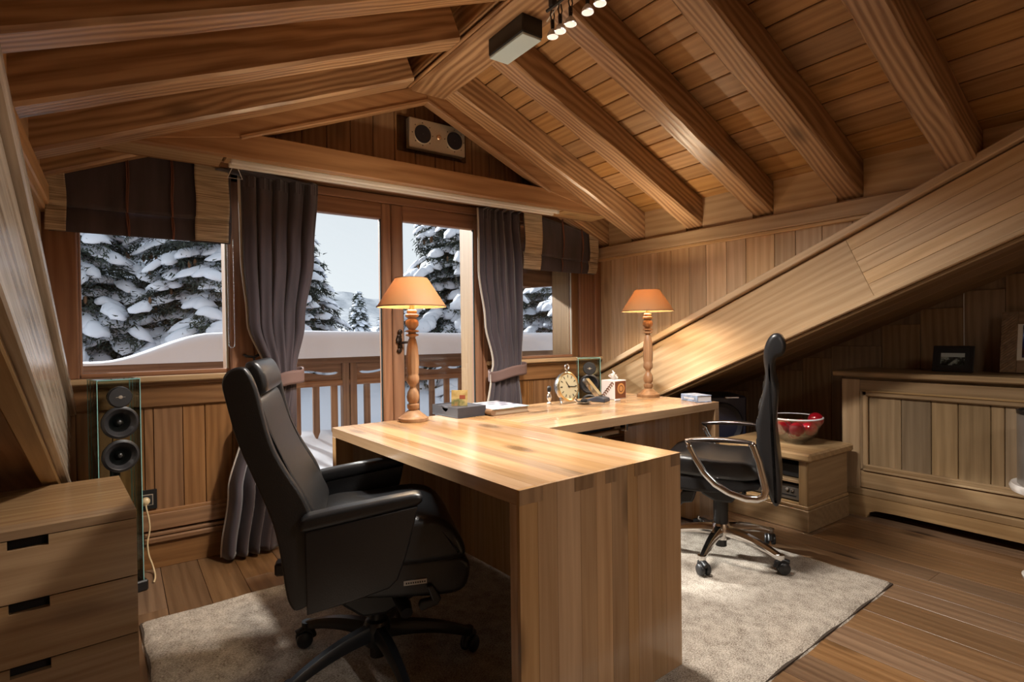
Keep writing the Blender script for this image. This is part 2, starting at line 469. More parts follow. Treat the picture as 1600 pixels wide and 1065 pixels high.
def build_floor():
    fl = MB().box(XA0 - .1, XA1 + .1, YB - .1, YW + .1, -0.12, -0.022).build('floor', plain('subfloor', (0.03, 0.018, 0.01), 0.9))
    tag(fl, 'brown oak plank floor running towards the window wall', 'floor', kind='structure')
    xs = [XA0]
    seam = [0.157 - 0.163 * k for k in range(9, 0, -1)] + [0.157, 0.321, 0.48]
    x = 0.48
    while x < XA1:
        x += rnd.choice((0.155, 0.165, 0.185, 0.20)); seam.append(x)
    for a, b in zip(seam[:-1], seam[1:]):
        y = YB - rnd.random()
        while y < YW:
            L = rnd.uniform(1.1, 2.3); y1 = min(y + L, YW)
            y0 = max(y, YB)
            if y1 - y0 > 0.1:
                plank('floor_plank', ((a + b) / 2, y0 + .0006, 0), ((a + b) / 2, y1 - .0006, 0), b - a - 0.0022, 0.022, (0, 0, 1), W('floor'), fl, 0.0006)
            y += L
    return fl
build_floor()

def build_wall_back():
    m = MB()
    Y0, Y1 = YW, 3.61
    m.box(XA0 - .1, 0.62, Y0, Y1, -.1, 0.955)            # under left window
    m.box(2.133, XA1 + .1, Y0, Y1, -.1, 0.955)           # under right window
    m.box(XA0 - .1, -0.15, Y0, Y1, 0.955, 2.06)
    m.box(0.50, 0.62, Y0, Y1, 0.955, 2.06)
    m.box(2.133, 2.45, Y0, Y1, 0.955, 2.06)
    m.box(3.0, XA1 + .1, Y0, Y1, 0.955, 2.06)
    m.box(XA0 - .1, XA1 + .1, Y0, Y1, 2.06, 3.4)
    m.box(0.62, 2.133, Y0, Y1, -.1, 0.03)
    w = m.build('wall_back', W('wains', 'z'))
    tag(w, 'timber window wall of the dormer with panelled wainscot', 'wall', kind='structure')
    # wainscot
    def wains(x0, x1, seams):
        for a, b in zip(seams[:-1], seams[1:]):
            plank('wainscot_plank', ((a + b) / 2, YW - .012, 0.27), ((a + b) / 2, YW - .012, 0.835), b - a - .003, .012, (0, -1, 0), W('wains'), w, .002)
        plank('wainscot_rail', (x0, YW - .03, .882), (x1, YW - .03, .882), .125, .03, (0, -1, 0), W('wains'), w, .004)
        plank('wainscot_rail', (x0, YW - .026, .233), (x1, YW - .026, .233), .085, .026, (0, -1, 0), W('wains'), w, .004)
        for z, t in ((.824, .022), (.283, .022)):
            plank('wainscot_moulding', (x0, YW - t, z), (x1, YW - t, z), .02, t, (0, -1, 0), W('wains'), w, .006)
        plank('window_sill', (x0, YW - .075, .962), (x1, YW - .075, .962), .03, .075, (0, -1, 0), W('oak'), w, .008)
        plank('window_sill', (x0, YW - .05, .94), (x1, YW - .05, .94), .022, .05, (0, -1, 0), W('wains'), w, .006)
    wains(XA0, 0.56, [XA0, -1.1, -.9, -.7, -.5, -.33, -.17, -.03, .10, .14, .269, .371, .503, .56])
    wains(2.14, XA1, [2.14, 2.29, 2.42, 2.55, 2.587, 2.74, 2.90, 3.03, 3.2, 3.5, 3.8, 4.28])
    bb = MB().box(XA0, 0.56, YW - .03, YW, 0, .13, .002).box(2.14, XA1, YW - .03, YW, 0, .13, .002).build('baseboard_back', W('wains', 'x'))
    tag(bb, 'brown oak skirting board with double bead under the window', 'baseboard', kind='structure')
    for x0, x1 in ((XA0, .56), (2.14, XA1)):
        plank('bead', (x0, YW - .045, .145), (x1, YW - .045, .145), .03, .045, (0, -1, 0), W('wains'), bb, .009)
        plank('bead', (x0, YW - .036, .172), (x1, YW - .036, .172), .018, .036, (0, -1, 0), W('wains'), bb, .007)
    # gable boards above the tie beam
    yg = 3.10
    for k in range(22):
        a = 0.02 + k * .135
        xm = a + .0675
        zt = 2.62 - .425 * abs(xm - 1.52) + .12
        if zt > 2.12:
            plank('gable_plank', (xm, yg, 2.08), (xm, yg, zt), .132, .02, (0, -1, 0), W('truss'), w, .003)
    MB().prism([(0.0, 2.06), (3.0, 2.06), (1.52, 2.85)], yg + .02, yg + .05, 'y').build('gable_backing', W('truss', 'z'), w)
    # casings beside the windows
    plank('window_casing', (-.22, YW - .03, .975), (-.22, YW - .03, 2.06), .14, .03, (0, -1, 0), W('red'), w, .006)
    plank('window_casing', (.56, YW - .03, .975), (.56, YW - .03, 2.06), .12, .03, (0, -1, 0), W('red'), w, .006)
    plank('window_casing', (2.30, YW - .03, .975), (2.30, YW - .03, 2.06), .33, .03, (0, -1, 0), W('red'), w, .006)
    plank('window_casing', (3.14, YW - .03, .975), (3.14, YW - .03, 1.95), .16, .03, (0, -1, 0), W('red'), w, .006)
    plank('window_casing', (3.245, YW - .055, .975), (3.245, YW - .055, 1.95), .07, .055, (0, -1, 0), W('red'), w, .006)
    plank('window_casing', (-.3, YW - .03, 2.075), (3.28, YW - .03, 2.075), .13, .03, (0, -1, 0), W('red'), w, .006)
    # timber lining of the reveals, seen from inside on the sunny side
    for x, z0, z1 in ((2.10, .03, 2.04), (2.998, .985, 2.04)):
        plank('reveal_board', (x, 3.50, z0), (x, 3.50, z1), .205, .015, (-1, 0, 0), W('reveal'), w, .003)
    return w
build_wall_back()

def window(name, x0, x1, z0, z1, label):
    w = thing(name, label, 'window', (0, 0, 0), kind='structure')
    y = 3.385
    st = .05
    plank('sash_stile', (x0 + st / 2, y - .02, z0), (x0 + st / 2, y - .02, z1), st, .05, (0, -1, 0), W('red'), w, .006)
    plank('sash_stile', (x1 - st / 2, y - .02, z0), (x1 - st / 2, y - .02, z1), st, .05, (0, -1, 0), W('red'), w, .006)
    plank('sash_rail', (x0, y - .02, z0 + .012), (x1, y - .02, z0 + .012), .024, .05, (0, -1, 0), W('red'), w, .005)
    plank('sash_rail', (x0, y - .02, z1 - .03), (x1, y - .02, z1 - .03), .06, .05, (0, -1, 0), W('red'), w, .005)
    bx('pane', x0 + st - .005, x1 - st + .005, y - .003, y + .003, z0 + .02, z1 - .05, GLASS, w, 0)
    bx('glazing_bead', x1 - st - .012, x1 - st, y - .018, y - .004, z0 + .024, z1 - .06, plain('pale_bead', (.55, .55, .47), .3), w, .003)  # pale greenish tone paints the reflection along the glass frame edge
    return w
window('window_1', -.19, .545, .975, 2.06, 'fixed window with red-brown frame behind the roman blind left of the doors')
window('window_2', 2.45, 3.06, .975, 2.06, 'fixed window with red-brown frame behind the roman blind right of the doors')

def build_door():
    d = thing('door_1', 'glazed double balcony door with red-brown timber leaves', 'door', kind='structure')
    y = 3.36
    def leaf(x0, x1, sl, sr):
        lf = bx('door_leaf', x0, x0 + sl, y - .03, y + .03, .03, 2.01, W('red', 'z'), d, .007)
        plank('stile', (x1 - sr / 2, y - .03, .03), (x1 - sr / 2, y - .03, 2.01), sr, .06, (0, -1, 0), W('red'), d, .007)
        plank('top_rail', (x0 + sl, y - .029, 1.96), (x1 - sr, y - .029, 1.96), .10, .058, (0, -1, 0), W('red'), d, .005)
        plank('bottom_rail', (x0 + sl, y - .029, .12), (x1 - sr, y - .029, .12), .18, .058, (0, -1, 0), W('red'), d, .005)
        bx('pane', x0 + sl - .006, x1 - sr + .006, y - .003, y + .003, .20, 1.918, GLASS, d, 0)
        for xx in (x0 + sl, x1 - sr):
            bx('glazing_bead', xx - .006, xx + .006, y - .018, y - .004, .21, 1.91, plain('dark_seal', (.02, .03, .028), .4), d, .002)
    leaf(.62, 1.4365, .075, .065)
    leaf(1.4405, 2.118, .077, .055)
    bx('door_frame', .60, 2.14, y - .045, y + .02, 2.01, 2.06, W('red', 'x'), d, .004)
    bx('door_frame', 2.118, 2.16, y - .045, y + .03, .03, 2.06, W('red', 'z'), d, .004)
    # lever handle with an ornate plate on the right leaf
    m = MB().lathe([(.002, 0), (.018, .0), (.022, .004), (.018, .010), (.008, .012)], 16)
    m.xf(Matrix.Translation((1.478, y - .032, 1.14)) @ Matrix.Rotation(math.pi / 2, 4, 'X'))
    for k in range(5):
        m.ball((1.478 + .008 * math.sin(k * 2.1), y - .04, 1.07 + k * .03), .017, 10, 6, (1, .4, 1))
    m.tube([(1.478, y - .04, 1.12), (1.478, y - .075, 1.12), (1.53, y - .08, 1.125), (1.57, y - .075, 1.115)], .008, 8)
    m.build('handle', plain('dark_bronze', (.05, .035, .028), .35, .8), d, smooth=True)
    bx('threshold', .60, 2.16, 3.30, 3.62, 0.0, .035, W('red', 'x'), d, .004)
    return d
build_door()

def cheek(name, x, side, label):
    """triangular cheek wall over the sloping board; side=+1 right, -1 left"""
    poly = [(YW + .1, .55), (YW + .1, 3.4), (YB, 3.4), (YB, 2.0), (-.3, 2.0)]
    w = MB().prism(poly, x, x + .03 * side, 'x').build(name, W('oakpale', 'z'))
    tag(w, label, 'wall', kind='structure')
    ys = [YW - .06, 3.18, 3.045, 2.902, 2.71, 2.582, 2.428, 2.291, 2.136, 1.999, 1.809, 1.681, 1.53, 1.37, 1.2, 1.02, .85]
    for a, b in zip(ys[:-1], ys[1:]):
        ym = (a + b) / 2
        z0 = top_line(a) - .10
        plank('wall_plank', (x - .014 * side, ym, z0), (x - .014 * side, ym, 1.80), a - b - .003, .014, (-side, 0, 0), W('oakpale'), w, .0025)
    plank('wall_plate', (x - .05 * side, YW, 1.822), (x - .05 * side, .6, 1.822), .088, .05, (-side, 0, 0), W('oak'), w, .006)
    plank('wall_plate_moulding', (x - .034 * side, YW, 1.768), (x - .034 * side, .6, 1.768), .024, .034, (-side, 0, 0), W('oak'), w, .008)
    return w
cheek('wall_right', XR, 1, 'pale oak plank wall above the sloping timber on the right')
cheek('wall_left', XL, -1, 'oak plank cheek wall above the sloping timber on the left')

def rafter_z(x):      # underside of the dormer rafters
    xc = 1.52
    return 1.88 + .425 * (min(XR - x, x - XL) if True else 0)
RY = [3.19, 2.814, 2.309, 1.809, 1.311, .81, .31, -.19, -.69, -1.19, -1.69, -2.19]

def build_ceiling():
    m = MB()
    xc = 1.495
    zt = 2.08 + .425 * (XR - xc)
    th = .06
    for sgn, x0 in ((1, XR + .25), (-1, XL - .25)):
        z0 = 2.09 + .03 - .425 * .25
        zt2 = 2.09 + .03 + .425 * (XR - xc)
        m.prism([(x0, z0), (xc, zt2), (xc, zt2 + th), (x0, z0 + th)], YB - .1, 3.7, 'y')
    c = m.build('ceiling', plain('roof_deck', (.05, .03, .018), .9))
    tag(c, 'pitched dormer ceiling of pine boards on exposed rafters', 'ceiling', kind='structure')
    sl = math.hypot(1, .425)
    for sgn in (1, -1):
        t = 0.0
        k = 0
        while True:
            wdt = rnd.choice((.118, .125, .135, .145))
            xm = (XR + .03 - (t + wdt / 2) / sl) if sgn > 0 else (XL - .03 + (t + wdt / 2) / sl)
            if (xm - 1.5) * sgn < 0: break
            z = rafter_z(xm) + .185
            n = Vector((-.425 * sgn, 0, -1))
            plank('ceiling_board', (xm, YB, z), (xm, 3.4, z), wdt - .006, .02, n, W('ceil'), c, .004)
            t += wdt; k += 1
    # rafters with slightly waney lower edges
    d = Vector((1, 0, .425)).normalized()
    for yi, y in enumerate(RY):
        for sgn in (1, -1):
            r2 = random.Random(yi * 10 + sgn + 3)
            Lr = (1.66) * sl
            hgt, wid = .165, .134
            ns = 40
            v = []; f = []
            ph = [r2.random() * 6 for _ in range(6)]
            for i in range(ns + 1):
                x = Lr * (i / ns)
                def wv(a, s): return .0016 * math.sin(x * 7 + ph[a]) * s + .0009 * math.sin(x * 23 + ph[a + 1]) * s + r2.uniform(-.0005, .0005)
                e1, e2 = wv(0, 1), wv(2, 1)
                ch = .012
                v += [(x, -wid / 2 + e1 * .3, hgt), (x, -wid / 2 + e1, ch + e1), (x, -wid / 2 + ch + e1, e1 * .6), (x, wid / 2 - ch + e2, e2 * .6), (x, wid / 2 + e2, ch + e2), (x, wid / 2 + e2 * .3, hgt)]
            for i in range(ns):
                for k in range(6):
                    f.append((i * 6 + k, (i + 1) * 6 + k, (i + 1) * 6 + (k + 1) % 6, i * 6 + (k + 1) % 6))
            f.append(tuple(range(5, -1, -1))); f.append(tuple(ns * 6 + k for k in range(6)))
            mb = MB(); mb.v = v; mb.f = f
            o = mb.build('rafter', W('rafter'), c, auto=22)
            ex = Vector((1, 0, .425 * 1)).normalized() if sgn < 0 else Vector((-1, 0, .425)).normalized()
            n = Vector((-ex.z, 0, ex.x)) if sgn < 0 else Vector((ex.z, 0, -ex.x))
            ey = n.cross(ex)
            M = Matrix((ex, ey, n)).transposed().to_4x4()
            x0 = XL if sgn < 0 else XR
            M.translation = (x0 - .0 * sgn, y + wid / 2, 1.88)
            o.matrix_local = M
    # infill boards between rafter ends
    ends = [YW] + RY
    for sgn, x in ((1, XR - .012), (-1, XL + .012)):
        for a, b in zip(RY[:-1], RY[1:]):
            bx('rafter_infill', x - .012, x + .012, b + .134, a, 1.866, 2.09, W('oak', 'y'), c, .002)
    # ridge beam
    rb = MB()
    ns = 60
    bx('ridge_beam', 1.405, 1.64, YB, 2.955, 2.583, 2.86, W('rafter', 'y'), c, .012)
    bx('ridge_moulding', 1.385, 1.405, YB, 2.955, 2.63, 2.66, W('rafter', 'y'), c, .006)
    bx('ridge_moulding', 1.39, 1.405, YB, 2.955, 2.60, 2.615, W('rafter', 'y'), c, .004)
    return c
build_ceiling()

def build_truss():
    t = thing('trim_1', 'gable truss with tie beam, rafter boards and curtain recess', 'truss', kind='structure')
    tr = W('truss')
    y0, y1 = 2.95, 3.20
    # tie beam as a trough: front board, back board, end blocks (the curtain track hangs in the recess)
    z0, z1 = 2.045, 2.145
    MB().prism([(.035, z0), (2.962, z0), (2.65, z1 + .02), (.30, z1 + .02)], y0, y0 + .055, 'y').build('tie_beam', W('truss', 'x'), t, bevel=.003)
    MB().prism([(-.05, z0), (3.05, z0), (2.6, z1), (.35, z1)], y1 - .022, y1, 'y').build('tie_board', W('truss', 'x'), t)
    MB().prism([(-.05, z0), (.435, z0), (.435, z1), (.25, z1)], y0 + .055, y1 - .022, 'y').build('tie_block', W('oak', 'x'), t)
    MB().prism([(2.62, z0), (3.05, z0), (2.8, z1), (2.62, z1)], y0 + .055, y1 - .022, 'y').build('tie_block', W('oak', 'x'), t)
    bx('recess_lid', .435, 2.62, y0 + .055, y1 - .022, 2.105, 2.145, W('truss', 'x'), t, 0)
    # rafter boards forming the gable triangle
    L_out = [(.042, 2.04), (1.40, 2.585)]; ap = (1.515, 2.55)
    MB().prism([(.042, 2.045), (.528, 2.142), (1.511, 2.545), (1.511, 2.64), (1.40, 2.60)], y0 - .004, y0 + .05, 'y').build('truss_rafter', W('truss', 'x'), t, bevel=.004)
    MB().prism([(2.959, 2.045), (1.62, 2.60), (1.511, 2.64), (1.511, 2.545), (2.42, 2.153)], y0 - .004, y0 + .05, 'y').build('truss_rafter', W('truss', 'x'), t, bevel=.004)
    # inner moulding of the triangle
    plank('truss_moulding', (.50, y0 - .012, 2.136), (1.515, y0 - .012, 2.552), .022, .06, (0, -1, 0), tr, t, .008)
    plank('truss_moulding', (2.45, y0 - .012, 2.146), (1.507, y0 - .012, 2.552), .022, .06, (0, -1, 0), tr, t, .008)
    return t
build_truss()

def build_slope(name, side, label):
    """boxed timber that follows the main roof slope; side=+1 right, -1 left"""
    t = thing(name, label, 'beam', kind='structure')
    if side > 0: xf, xb, xc = 3.205, 3.30, 3.17
    else: xf, xb, xc = -.188, -.255, -.166
    n = (-side, 0, 0)
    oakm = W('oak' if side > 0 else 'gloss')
    perp = Vector((0, SL, 1)).normalized()        # upward in the board plane
    cs = 1 / math.hypot(1, SL)
    def along(dperp, ya, yb, width, x, thick, nm, c=.003, mat=oakm):
        off = -(dperp) * perp
        a = Vector((x, ya, top_line(ya))) + off; b = Vector((x, yb, top_line(yb))) + off
        plank(nm, a, b, width, thick, n, mat, t, c)
    ye, ys_, yf = 3.36, 1.40, -.35
    tot = .46 * cs
    along(.021, ye, yf, .042, xc, abs(xb - xc), 'cap_strip', .005)
    along(.0475, ye, yf, .008, xf + .012 * side, abs(xb - xf) - .012, 'groove_strip', .001, W('dark'))
    wid = tot - .052 - .03
    along(.052 + wid / 2, ye, ys_, wid, xf, abs(xb - xf), 'face_panel', .002)
    nst = 5
    for k in range(nst):
        w = wid / nst
        along(.052 + w * (k + .5), ys_ - .001, yf, w - .0012, xf, abs(xb - xf), 'face_stave', .0012)
    along(tot - .018, ye, yf, .024, xf - .016 * side, abs(xb - xf) + .016, 'edge_moulding', .007)
    along(tot + .004, ye, yf, .020, xf + .01 * side, abs(xb - xf) - .01, 'edge_moulding', .006, W('chest'))
    return t
build_slope('trim_2', 1, 'broad sloping oak board rising along the right cheek wall')
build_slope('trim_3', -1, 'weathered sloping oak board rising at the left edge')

def build_alcoves():
    # sloping soffits and end walls of the low alcoves on both sides
    for side, nm, xa, xb in ((1, 'right', 3.27, XA1 + .1), (-1, 'left', XA0 - .1, -.25)):
        pts = [(YW + .1, 1.90 - SL * (YW + .1)), (-.3, 1.90 + SL * .3), (YB - .1, 1.90 + SL * .3)]
        poly = pts + [(p[0], p[1] + .06) for p in reversed(pts)]
        s = MB().prism(poly, xa, xb, 'x').build('trim_4' if side > 0 else 'trim_5', W('wains' if side < 0 else 'dark', 'y'))
        tag(s, 'dark boarded slope soffit over the chest alcove' if side > 0 else 'boarded slope soffit over the drawer unit alcove', 'soffit', kind='structure')
        k = 0
        x = xa + .005
        while x < xb - .02:
            w = rnd.choice((.17, .19, .21)); w = min(w, xb - x)
            c0 = Vector((x + w / 2, YW, 1.90 - SL * YW)); c1 = Vector((x + w / 2, -.3, 1.90 + SL * .3))
            plank('soffit_board', c0 - Vector((0, 0, .012)), c1 - Vector((0, 0, .012)), w - .003, .012, (0, -SL, -1), W('wains' if side < 0 else 'dark'), s, .002)
            x += w
    # end walls
    for nm, x, side in (('wall_alcove_right', XA1, 1), ('wall_alcove_left', XA0, -1)):
        w = MB().box(min(x, x + .1 * side), max(x, x + .1 * side), YB, YW, -.1, 2.2).build(nm, W('dark', 'z'))
        tag(w, 'dark oak plank wall behind the chest' if side > 0 else 'dark oak end wall of the left alcove', 'wall', kind='structure')
        if side > 0:
            ys = [3.3, 3.05, 2.82, 2.6, 2.38, 2.15, 1.94, 1.61, 1.385, 1.155, .96, .78, .6, .4, .2, 0]
            for a, b in zip(ys[:-1], ys[1:]):
                plank('wall_plank', (x - .014, (a + b) / 2, 0), (x - .014, (a + b) / 2, 1.90 - SL * a), a - b - .003, .014, (-1, 0, 0), W('dark'), w, .002)
    f = MB().box(XA0 - .1, XA1 + .1, YB - .1, YB, -.1, 3.4).build('wall_front', W('oakpale', 'z'))
    tag(f, 'timber wall behind the viewpoint', 'wall', kind='structure')
build_alcoves()

# ------------------------------------------------------------------ outside: balcony, railing, snow, trees
def hash01(*a):
    x = math.sin(sum(k * v for k, v in zip((12.9898, 78.233, 37.719, 9.17), a))) * 43758.5453
    return x - math.floor(x)
def vnoise(x, y):
    xi, yi = math.floor(x), math.floor(y); fx, fy = x - xi, y - yi
    fx = fx * fx * (3 - 2 * fx); fy = fy * fy * (3 - 2 * fy)
    a = hash01(xi, yi); b = hash01(xi + 1, yi); c = hash01(xi, yi + 1); d = hash01(xi + 1, yi + 1)
    return a + (b - a) * fx + (c - a) * fy + (a - b - c + d) * fx * fy

def build_balcony():
    YR = 5.0
    b = MB().box(-3.2, 7.5, 3.61, 5.25, -.35, -.06).build('balcony_slab', W('rail', 'x'))
    tag(b, 'timber balcony deck outside the doors under snow', 'balcony', kind='structure')
    s = MB().grid(lambda u, v: (-3.2 + 10.7 * u, 3.62 + 1.62 * v,
        -.03 + .30 * (v ** 1.4) * (.75 + .5 * vnoise(u * 14, v * 3)) + .05 * vnoise(u * 40, v * 9)), 90, 24)
    s = s.build('snow_drift', SNOW, smooth=True)
    tag(s, 'smooth snow covering the balcony floor outside the doors', 'snow', kind='stuff')
    r = thing('balcony_railing', 'wooden balcony railing with wavy slots and pointed balusters', 'railing', (0, YR, 0))
    rm = W('rail')
    x0, x1 = -3.2, 7.5
    plank('handrail', (x0, -.05, .955), (x1, -.05, .955), .055, .12, (0, -1, 0), rm, r, .006)
    plank('lower_rail', (x0, -.03, .75), (x1, -.03, .75), .05, .06, (0, -1, 0), rm, r, .005)
    # posts and panels
    posts = [-2.2, -.2, 1.72, 3.72, 5.72]
    for px in posts:
        for dx in (-.035, .035):
            plank('post', (px + dx, -.04, -.06), (px + dx, -.04, .95), .062, .08, (0, -1, 0), rm, r, .006)
    for a, c in zip(posts[:-1], posts[1:]):
        xa, xb = a + .07, c - .07
        n = 4
        for k in range(n):
            u0, u1 = xa + (xb - xa) * k / n, xa + (xb - xa) * (k + 1) / n
            # board over and under a wave-shaped slot
            N = 18
            def wave(t): return .848 + .014 * math.sin(t * 2 * math.pi * (1 if k % 2 else -1))
            up = [(u0, .925)] + [(u0 + (u1 - u0) * i / N, (wave(i / N) + (.011 if .08 < i / N < .92 else 0))) for i in range(N + 1)] + [(u1, .925)]
            lo = [(u0, .775)] + [(u0 + (u1 - u0) * i / N, (wave(i / N) - (.011 if .08 < i / N < .92 else 0))) for i in range(N + 1)] + [(u1, .775)]
            MB().prism(up[::-1], -.012, .012, 'y').build('slotted_board', W('rail', 'x'), r)
            MB().prism(lo, -.012, .012, 'y').build('slotted_board', W('rail', 'x'), r)
        nb = 11
        for k in range(nb):
            bxm = xa + (xb - xa) * (k + .6) / nb
            zb = .25
            MB().prism([(bxm - .028, .78), (bxm - .028, zb + .07), (bxm, zb), (bxm + .028, zb + .07), (bxm + .028, .78)], -.014, .014, 'y').build('baluster', W('rail', 'z'), r)
    # snow cap on the handrail
    def prof(x):
        base = .215 + .02 * math.sin(x * 1.3)
        k = min(1, max(0, (x + .15) / .75)); k = k * k * (3 - 2 * k)
        if x < -.9: k = min(1, (-.9 - x) / .5)
        return base * (.12 + .88 * k)
    def cap(u, v):
        x = -3.2 + 10.7 * u
        h = prof(x) + .018 * (vnoise(x * 3, 1.7) - .5)
        a = math.pi * v
        w = .16 + .03 * vnoise(x * 2, 5)
        yy = -math.cos(a); zz = math.sin(a)
        yy = math.copysign(abs(yy) ** .55, yy); zz = max(0, zz) ** .45
        return (x, YR + yy * w + .02, .984 + zz * h)
    c = MB().grid(cap, 160, 16).build('snow_cap', SNOW, smooth=True)
    tag(c, 'thick snow lying along the top of the balcony handrail', 'snow', kind='stuff')
    # small eaves bracket seen under the right blind
    br = MB().prism([(2.3, 1.62), (3.05, 1.70), (3.05, 2.3), (2.0, 2.3), (2.0, 1.80)], 3.72, 3.86, 'y')
    pts = [(2.62, 1.595), (2.70, 1.565), (2.82, 1.555), (3.02, 1.575), (3.30, 1.60), (3.30, 2.1), (2.45, 2.1), (2.45, 1.70), (2.54, 1.66)]
    e = MB().prism(pts, 3.66, 3.78, 'y').build('eaves_bracket', W('rail', 'x'), bevel=.008)
    tag(e, 'curved timber eaves bracket outside above the right window', 'bracket')
build_balcony()

NEEDLE = plain('spruce_needles', (0.030, 0.042, 0.030), 0.8, noise=0.7, nscale=3)
CONE = plain('brown_cones', (0.16, 0.08, 0.035), 0.8)
BARK = plain('spruce_bark', (0.07, 0.045, 0.03), 0.9, noise=0.3, nscale=9)
def ico():
    t = (1 + 5 ** .5) / 2
    v = np.array([(-1, t, 0), (1, t, 0), (-1, -t, 0), (1, -t, 0), (0, -1, t), (0, 1, t), (0, -1, -t), (0, 1, -t), (t, 0, -1), (t, 0, 1), (-t, 0, -1), (-t, 0, 1)], float)
    f = [(0, 11, 5), (0, 5, 1), (0, 1, 7), (0, 7, 10), (0, 10, 11), (1, 5, 9), (5, 11, 4), (11, 10, 2), (10, 7, 6), (7, 1, 8), (3, 9, 4), (3, 4, 2), (3, 2, 6), (3, 6, 8), (3, 8, 9), (4, 9, 5), (2, 4, 11), (6, 2, 10), (8, 6, 7), (9, 8, 1)]
    v /= np.linalg.norm(v[0]); v = list(map(tuple, v)); mid = {}; nf = []
    def md(a, b):
        k = (min(a, b), max(a, b))
        if k not in mid:
            p = (np.array(v[a]) + np.array(v[b])); p /= np.linalg.norm(p); mid[k] = len(v); v.append(tuple(p))
        return mid[k]
    for a, b, c in f:
        x, y, z = md(a, b), md(b, c), md(c, a)
        nf += [(a, x, z), (b, y, x), (c, z, y), (x, y, z)]
    return np.array(v), np.array(nf)
ICOV, ICOF = ico()

def mesh_np(name, V, F):
    me = bpy.data.meshes.new(name)
    me.vertices.add(len(V)); me.vertices.foreach_set('co', V.astype(np.float32).ravel())
    n = F.shape[1]
    me.loops.add(F.size); me.loops.foreach_set('vertex_index', F.astype(np.int32).ravel())
    me.polygons.add(len(F)); me.polygons.foreach_set('loop_start', np.arange(0, F.size, n, dtype=np.int32))
    me.update(calc_edges=True); return me

def spruce(label, x, y, z0, H, R, seed, snow=1.0, dens=1.0, cones=False, group='snow-laden spruces beyond the balcony'):
    g = np.random.default_rng(seed)
    t = thing('spruce_tree', label, 'tree', (x, y, z0), group=group)
    MB().tube([(0, 0, 0), (.03, .02, H * .5), (0, 0, H * .99)], [R * .06 + .03, R * .035 + .02, .01], 8).build('trunk', BARK, t)
    NV, SV, SF, CV = [], [], [], []
    h = .06 * H
    while h < H * .985:
        rel = 1 - h / H
        nb = int(5 + 4 * rel + g.integers(0, 2))
        a0 = g.random() * 6.28
        for k in range(nb):
            az = a0 + k * 6.283 / nb + g.normal(0, .16)
            L = R * (rel ** .85) * g.uniform(.72, 1.12) + .05
            d = np.array([math.cos(az), math.sin(az), 0]); sd = np.array([-d[1], d[0], 0])
            droop = g.uniform(.28, .5)
            def P(tt): return np.array([0, 0, h]) + d * L * tt + np.array([0, 0, 1]) * (L * (.10 * tt - droop * tt ** 1.8))
            # needle sprays
            nn = int(max(14, 150 * dens * L / max(R, 1) + 14))
            tt = g.uniform(.12, 1.02, nn); side = g.normal(0, 1, nn) * (.05 + .22 * L * (1 - tt * .75)) * .8
            c = np.array([0, 0, h]) + np.outer(L * tt, d) + np.outer(side, sd)
            c[:, 2] += L * (.10 * tt - droop * tt ** 1.8) - np.abs(side) * .35 - g.uniform(0, .12, nn)
            ln = g.uniform(.05, .125, nn); wd = g.uniform(.008, .017, nn)
            dirv = np.outer(g.uniform(.1, 1.0, nn), d) + np.outer(g.normal(0, .7, nn), sd); dirv[:, 2] = g.uniform(-1.1, .25, nn)
            dirv /= np.linalg.norm(dirv, axis=1)[:, None]
            ov = np.cross(dirv, g.normal(0, 1, (nn, 3))); ov /= np.linalg.norm(ov, axis=1)[:, None] + 1e-6
            for rep in range(3):
                jit = g.normal(0, .035, (nn, 3))
                cc = c + jit
                NV.append(np.stack([cc - ov * wd[:, None], cc + ov * wd[:, None], cc + dirv * ln[:, None]], 1).reshape(-1, 3))
                dirv = dirv + g.normal(0, .5, (nn, 3)); dirv /= np.linalg.norm(dirv, axis=1)[:, None]
            # snow pads
            npad = max(2, int(L / .19 * snow)) if snow > 0 else 0
            for j in range(npad):
                tj = (j + g.uniform(.3, .9)) / npad
                if g.random() < .10: continue
                p = P(tj); wS = (.07 + .16 * L * (1 - .55 * tj)) * g.uniform(.7, 1.25); lS = L / npad * g.uniform(.7, 1.1)
                th = g.uniform(.05, .095) * (.6 + .4 * min(L, 1.5)) * snow ** .3
                lat = g.normal(0, .35) * wS
                B = ICOV.copy(); r = 1 + .16 * np.sin(B @ g.normal(0, 3, 3) + g.random() * 6) + .10 * np.sin(B @ g.normal(0, 6, 3))
                B = B * r[:, None]
                B[:, 2] = np.where(B[:, 2] < 0, B[:, 2] * .35, B[:, 2])
                xx = B[:, 0] * lS; yy = B[:, 1] * wS
                pos = p + np.outer(xx, d) + np.outer(yy + lat, sd)
                slope = L and (.10 - droop * 1.8 * tj ** .8)
                pos[:, 2] += B[:, 2] * th + xx * slope - np.abs(yy + lat) * .30 + .03
                SF.append(ICOF + len(SV) * len(ICOV)); SV.append(pos)
            if cones and g.random() < .35:
                for q in range(int(g.integers(2, 5))):
                    tj = g.uniform(.5, 1); p = P(tj) + sd * g.normal(0, .12)
                    CV.append(p)
        h += (.20 + .10 * rel) * g.uniform(.8, 1.15) * max(.55, R / 1.6) * .8
    V = np.concatenate(NV); F = np.arange(len(V)).reshape(-1, 3)
    o = link('needles', mesh_np('needles', V, F), NEEDLE, t); o['kind'] = 'stuff'
    if SV:
        o = link('snow_load', mesh_np('snow_load', np.concatenate(SV), np.concatenate(SF)), SNOW, t, smooth=True); o['kind'] = 'stuff'
    if CV:
        m = MB()
        for p in CV: m.ball((p[0], p[1], p[2] - .1), .022, 6, 5, (1, 1, 2.6))
        o = m.build('cones', CONE, t); o['kind'] = 'stuff'
    return t
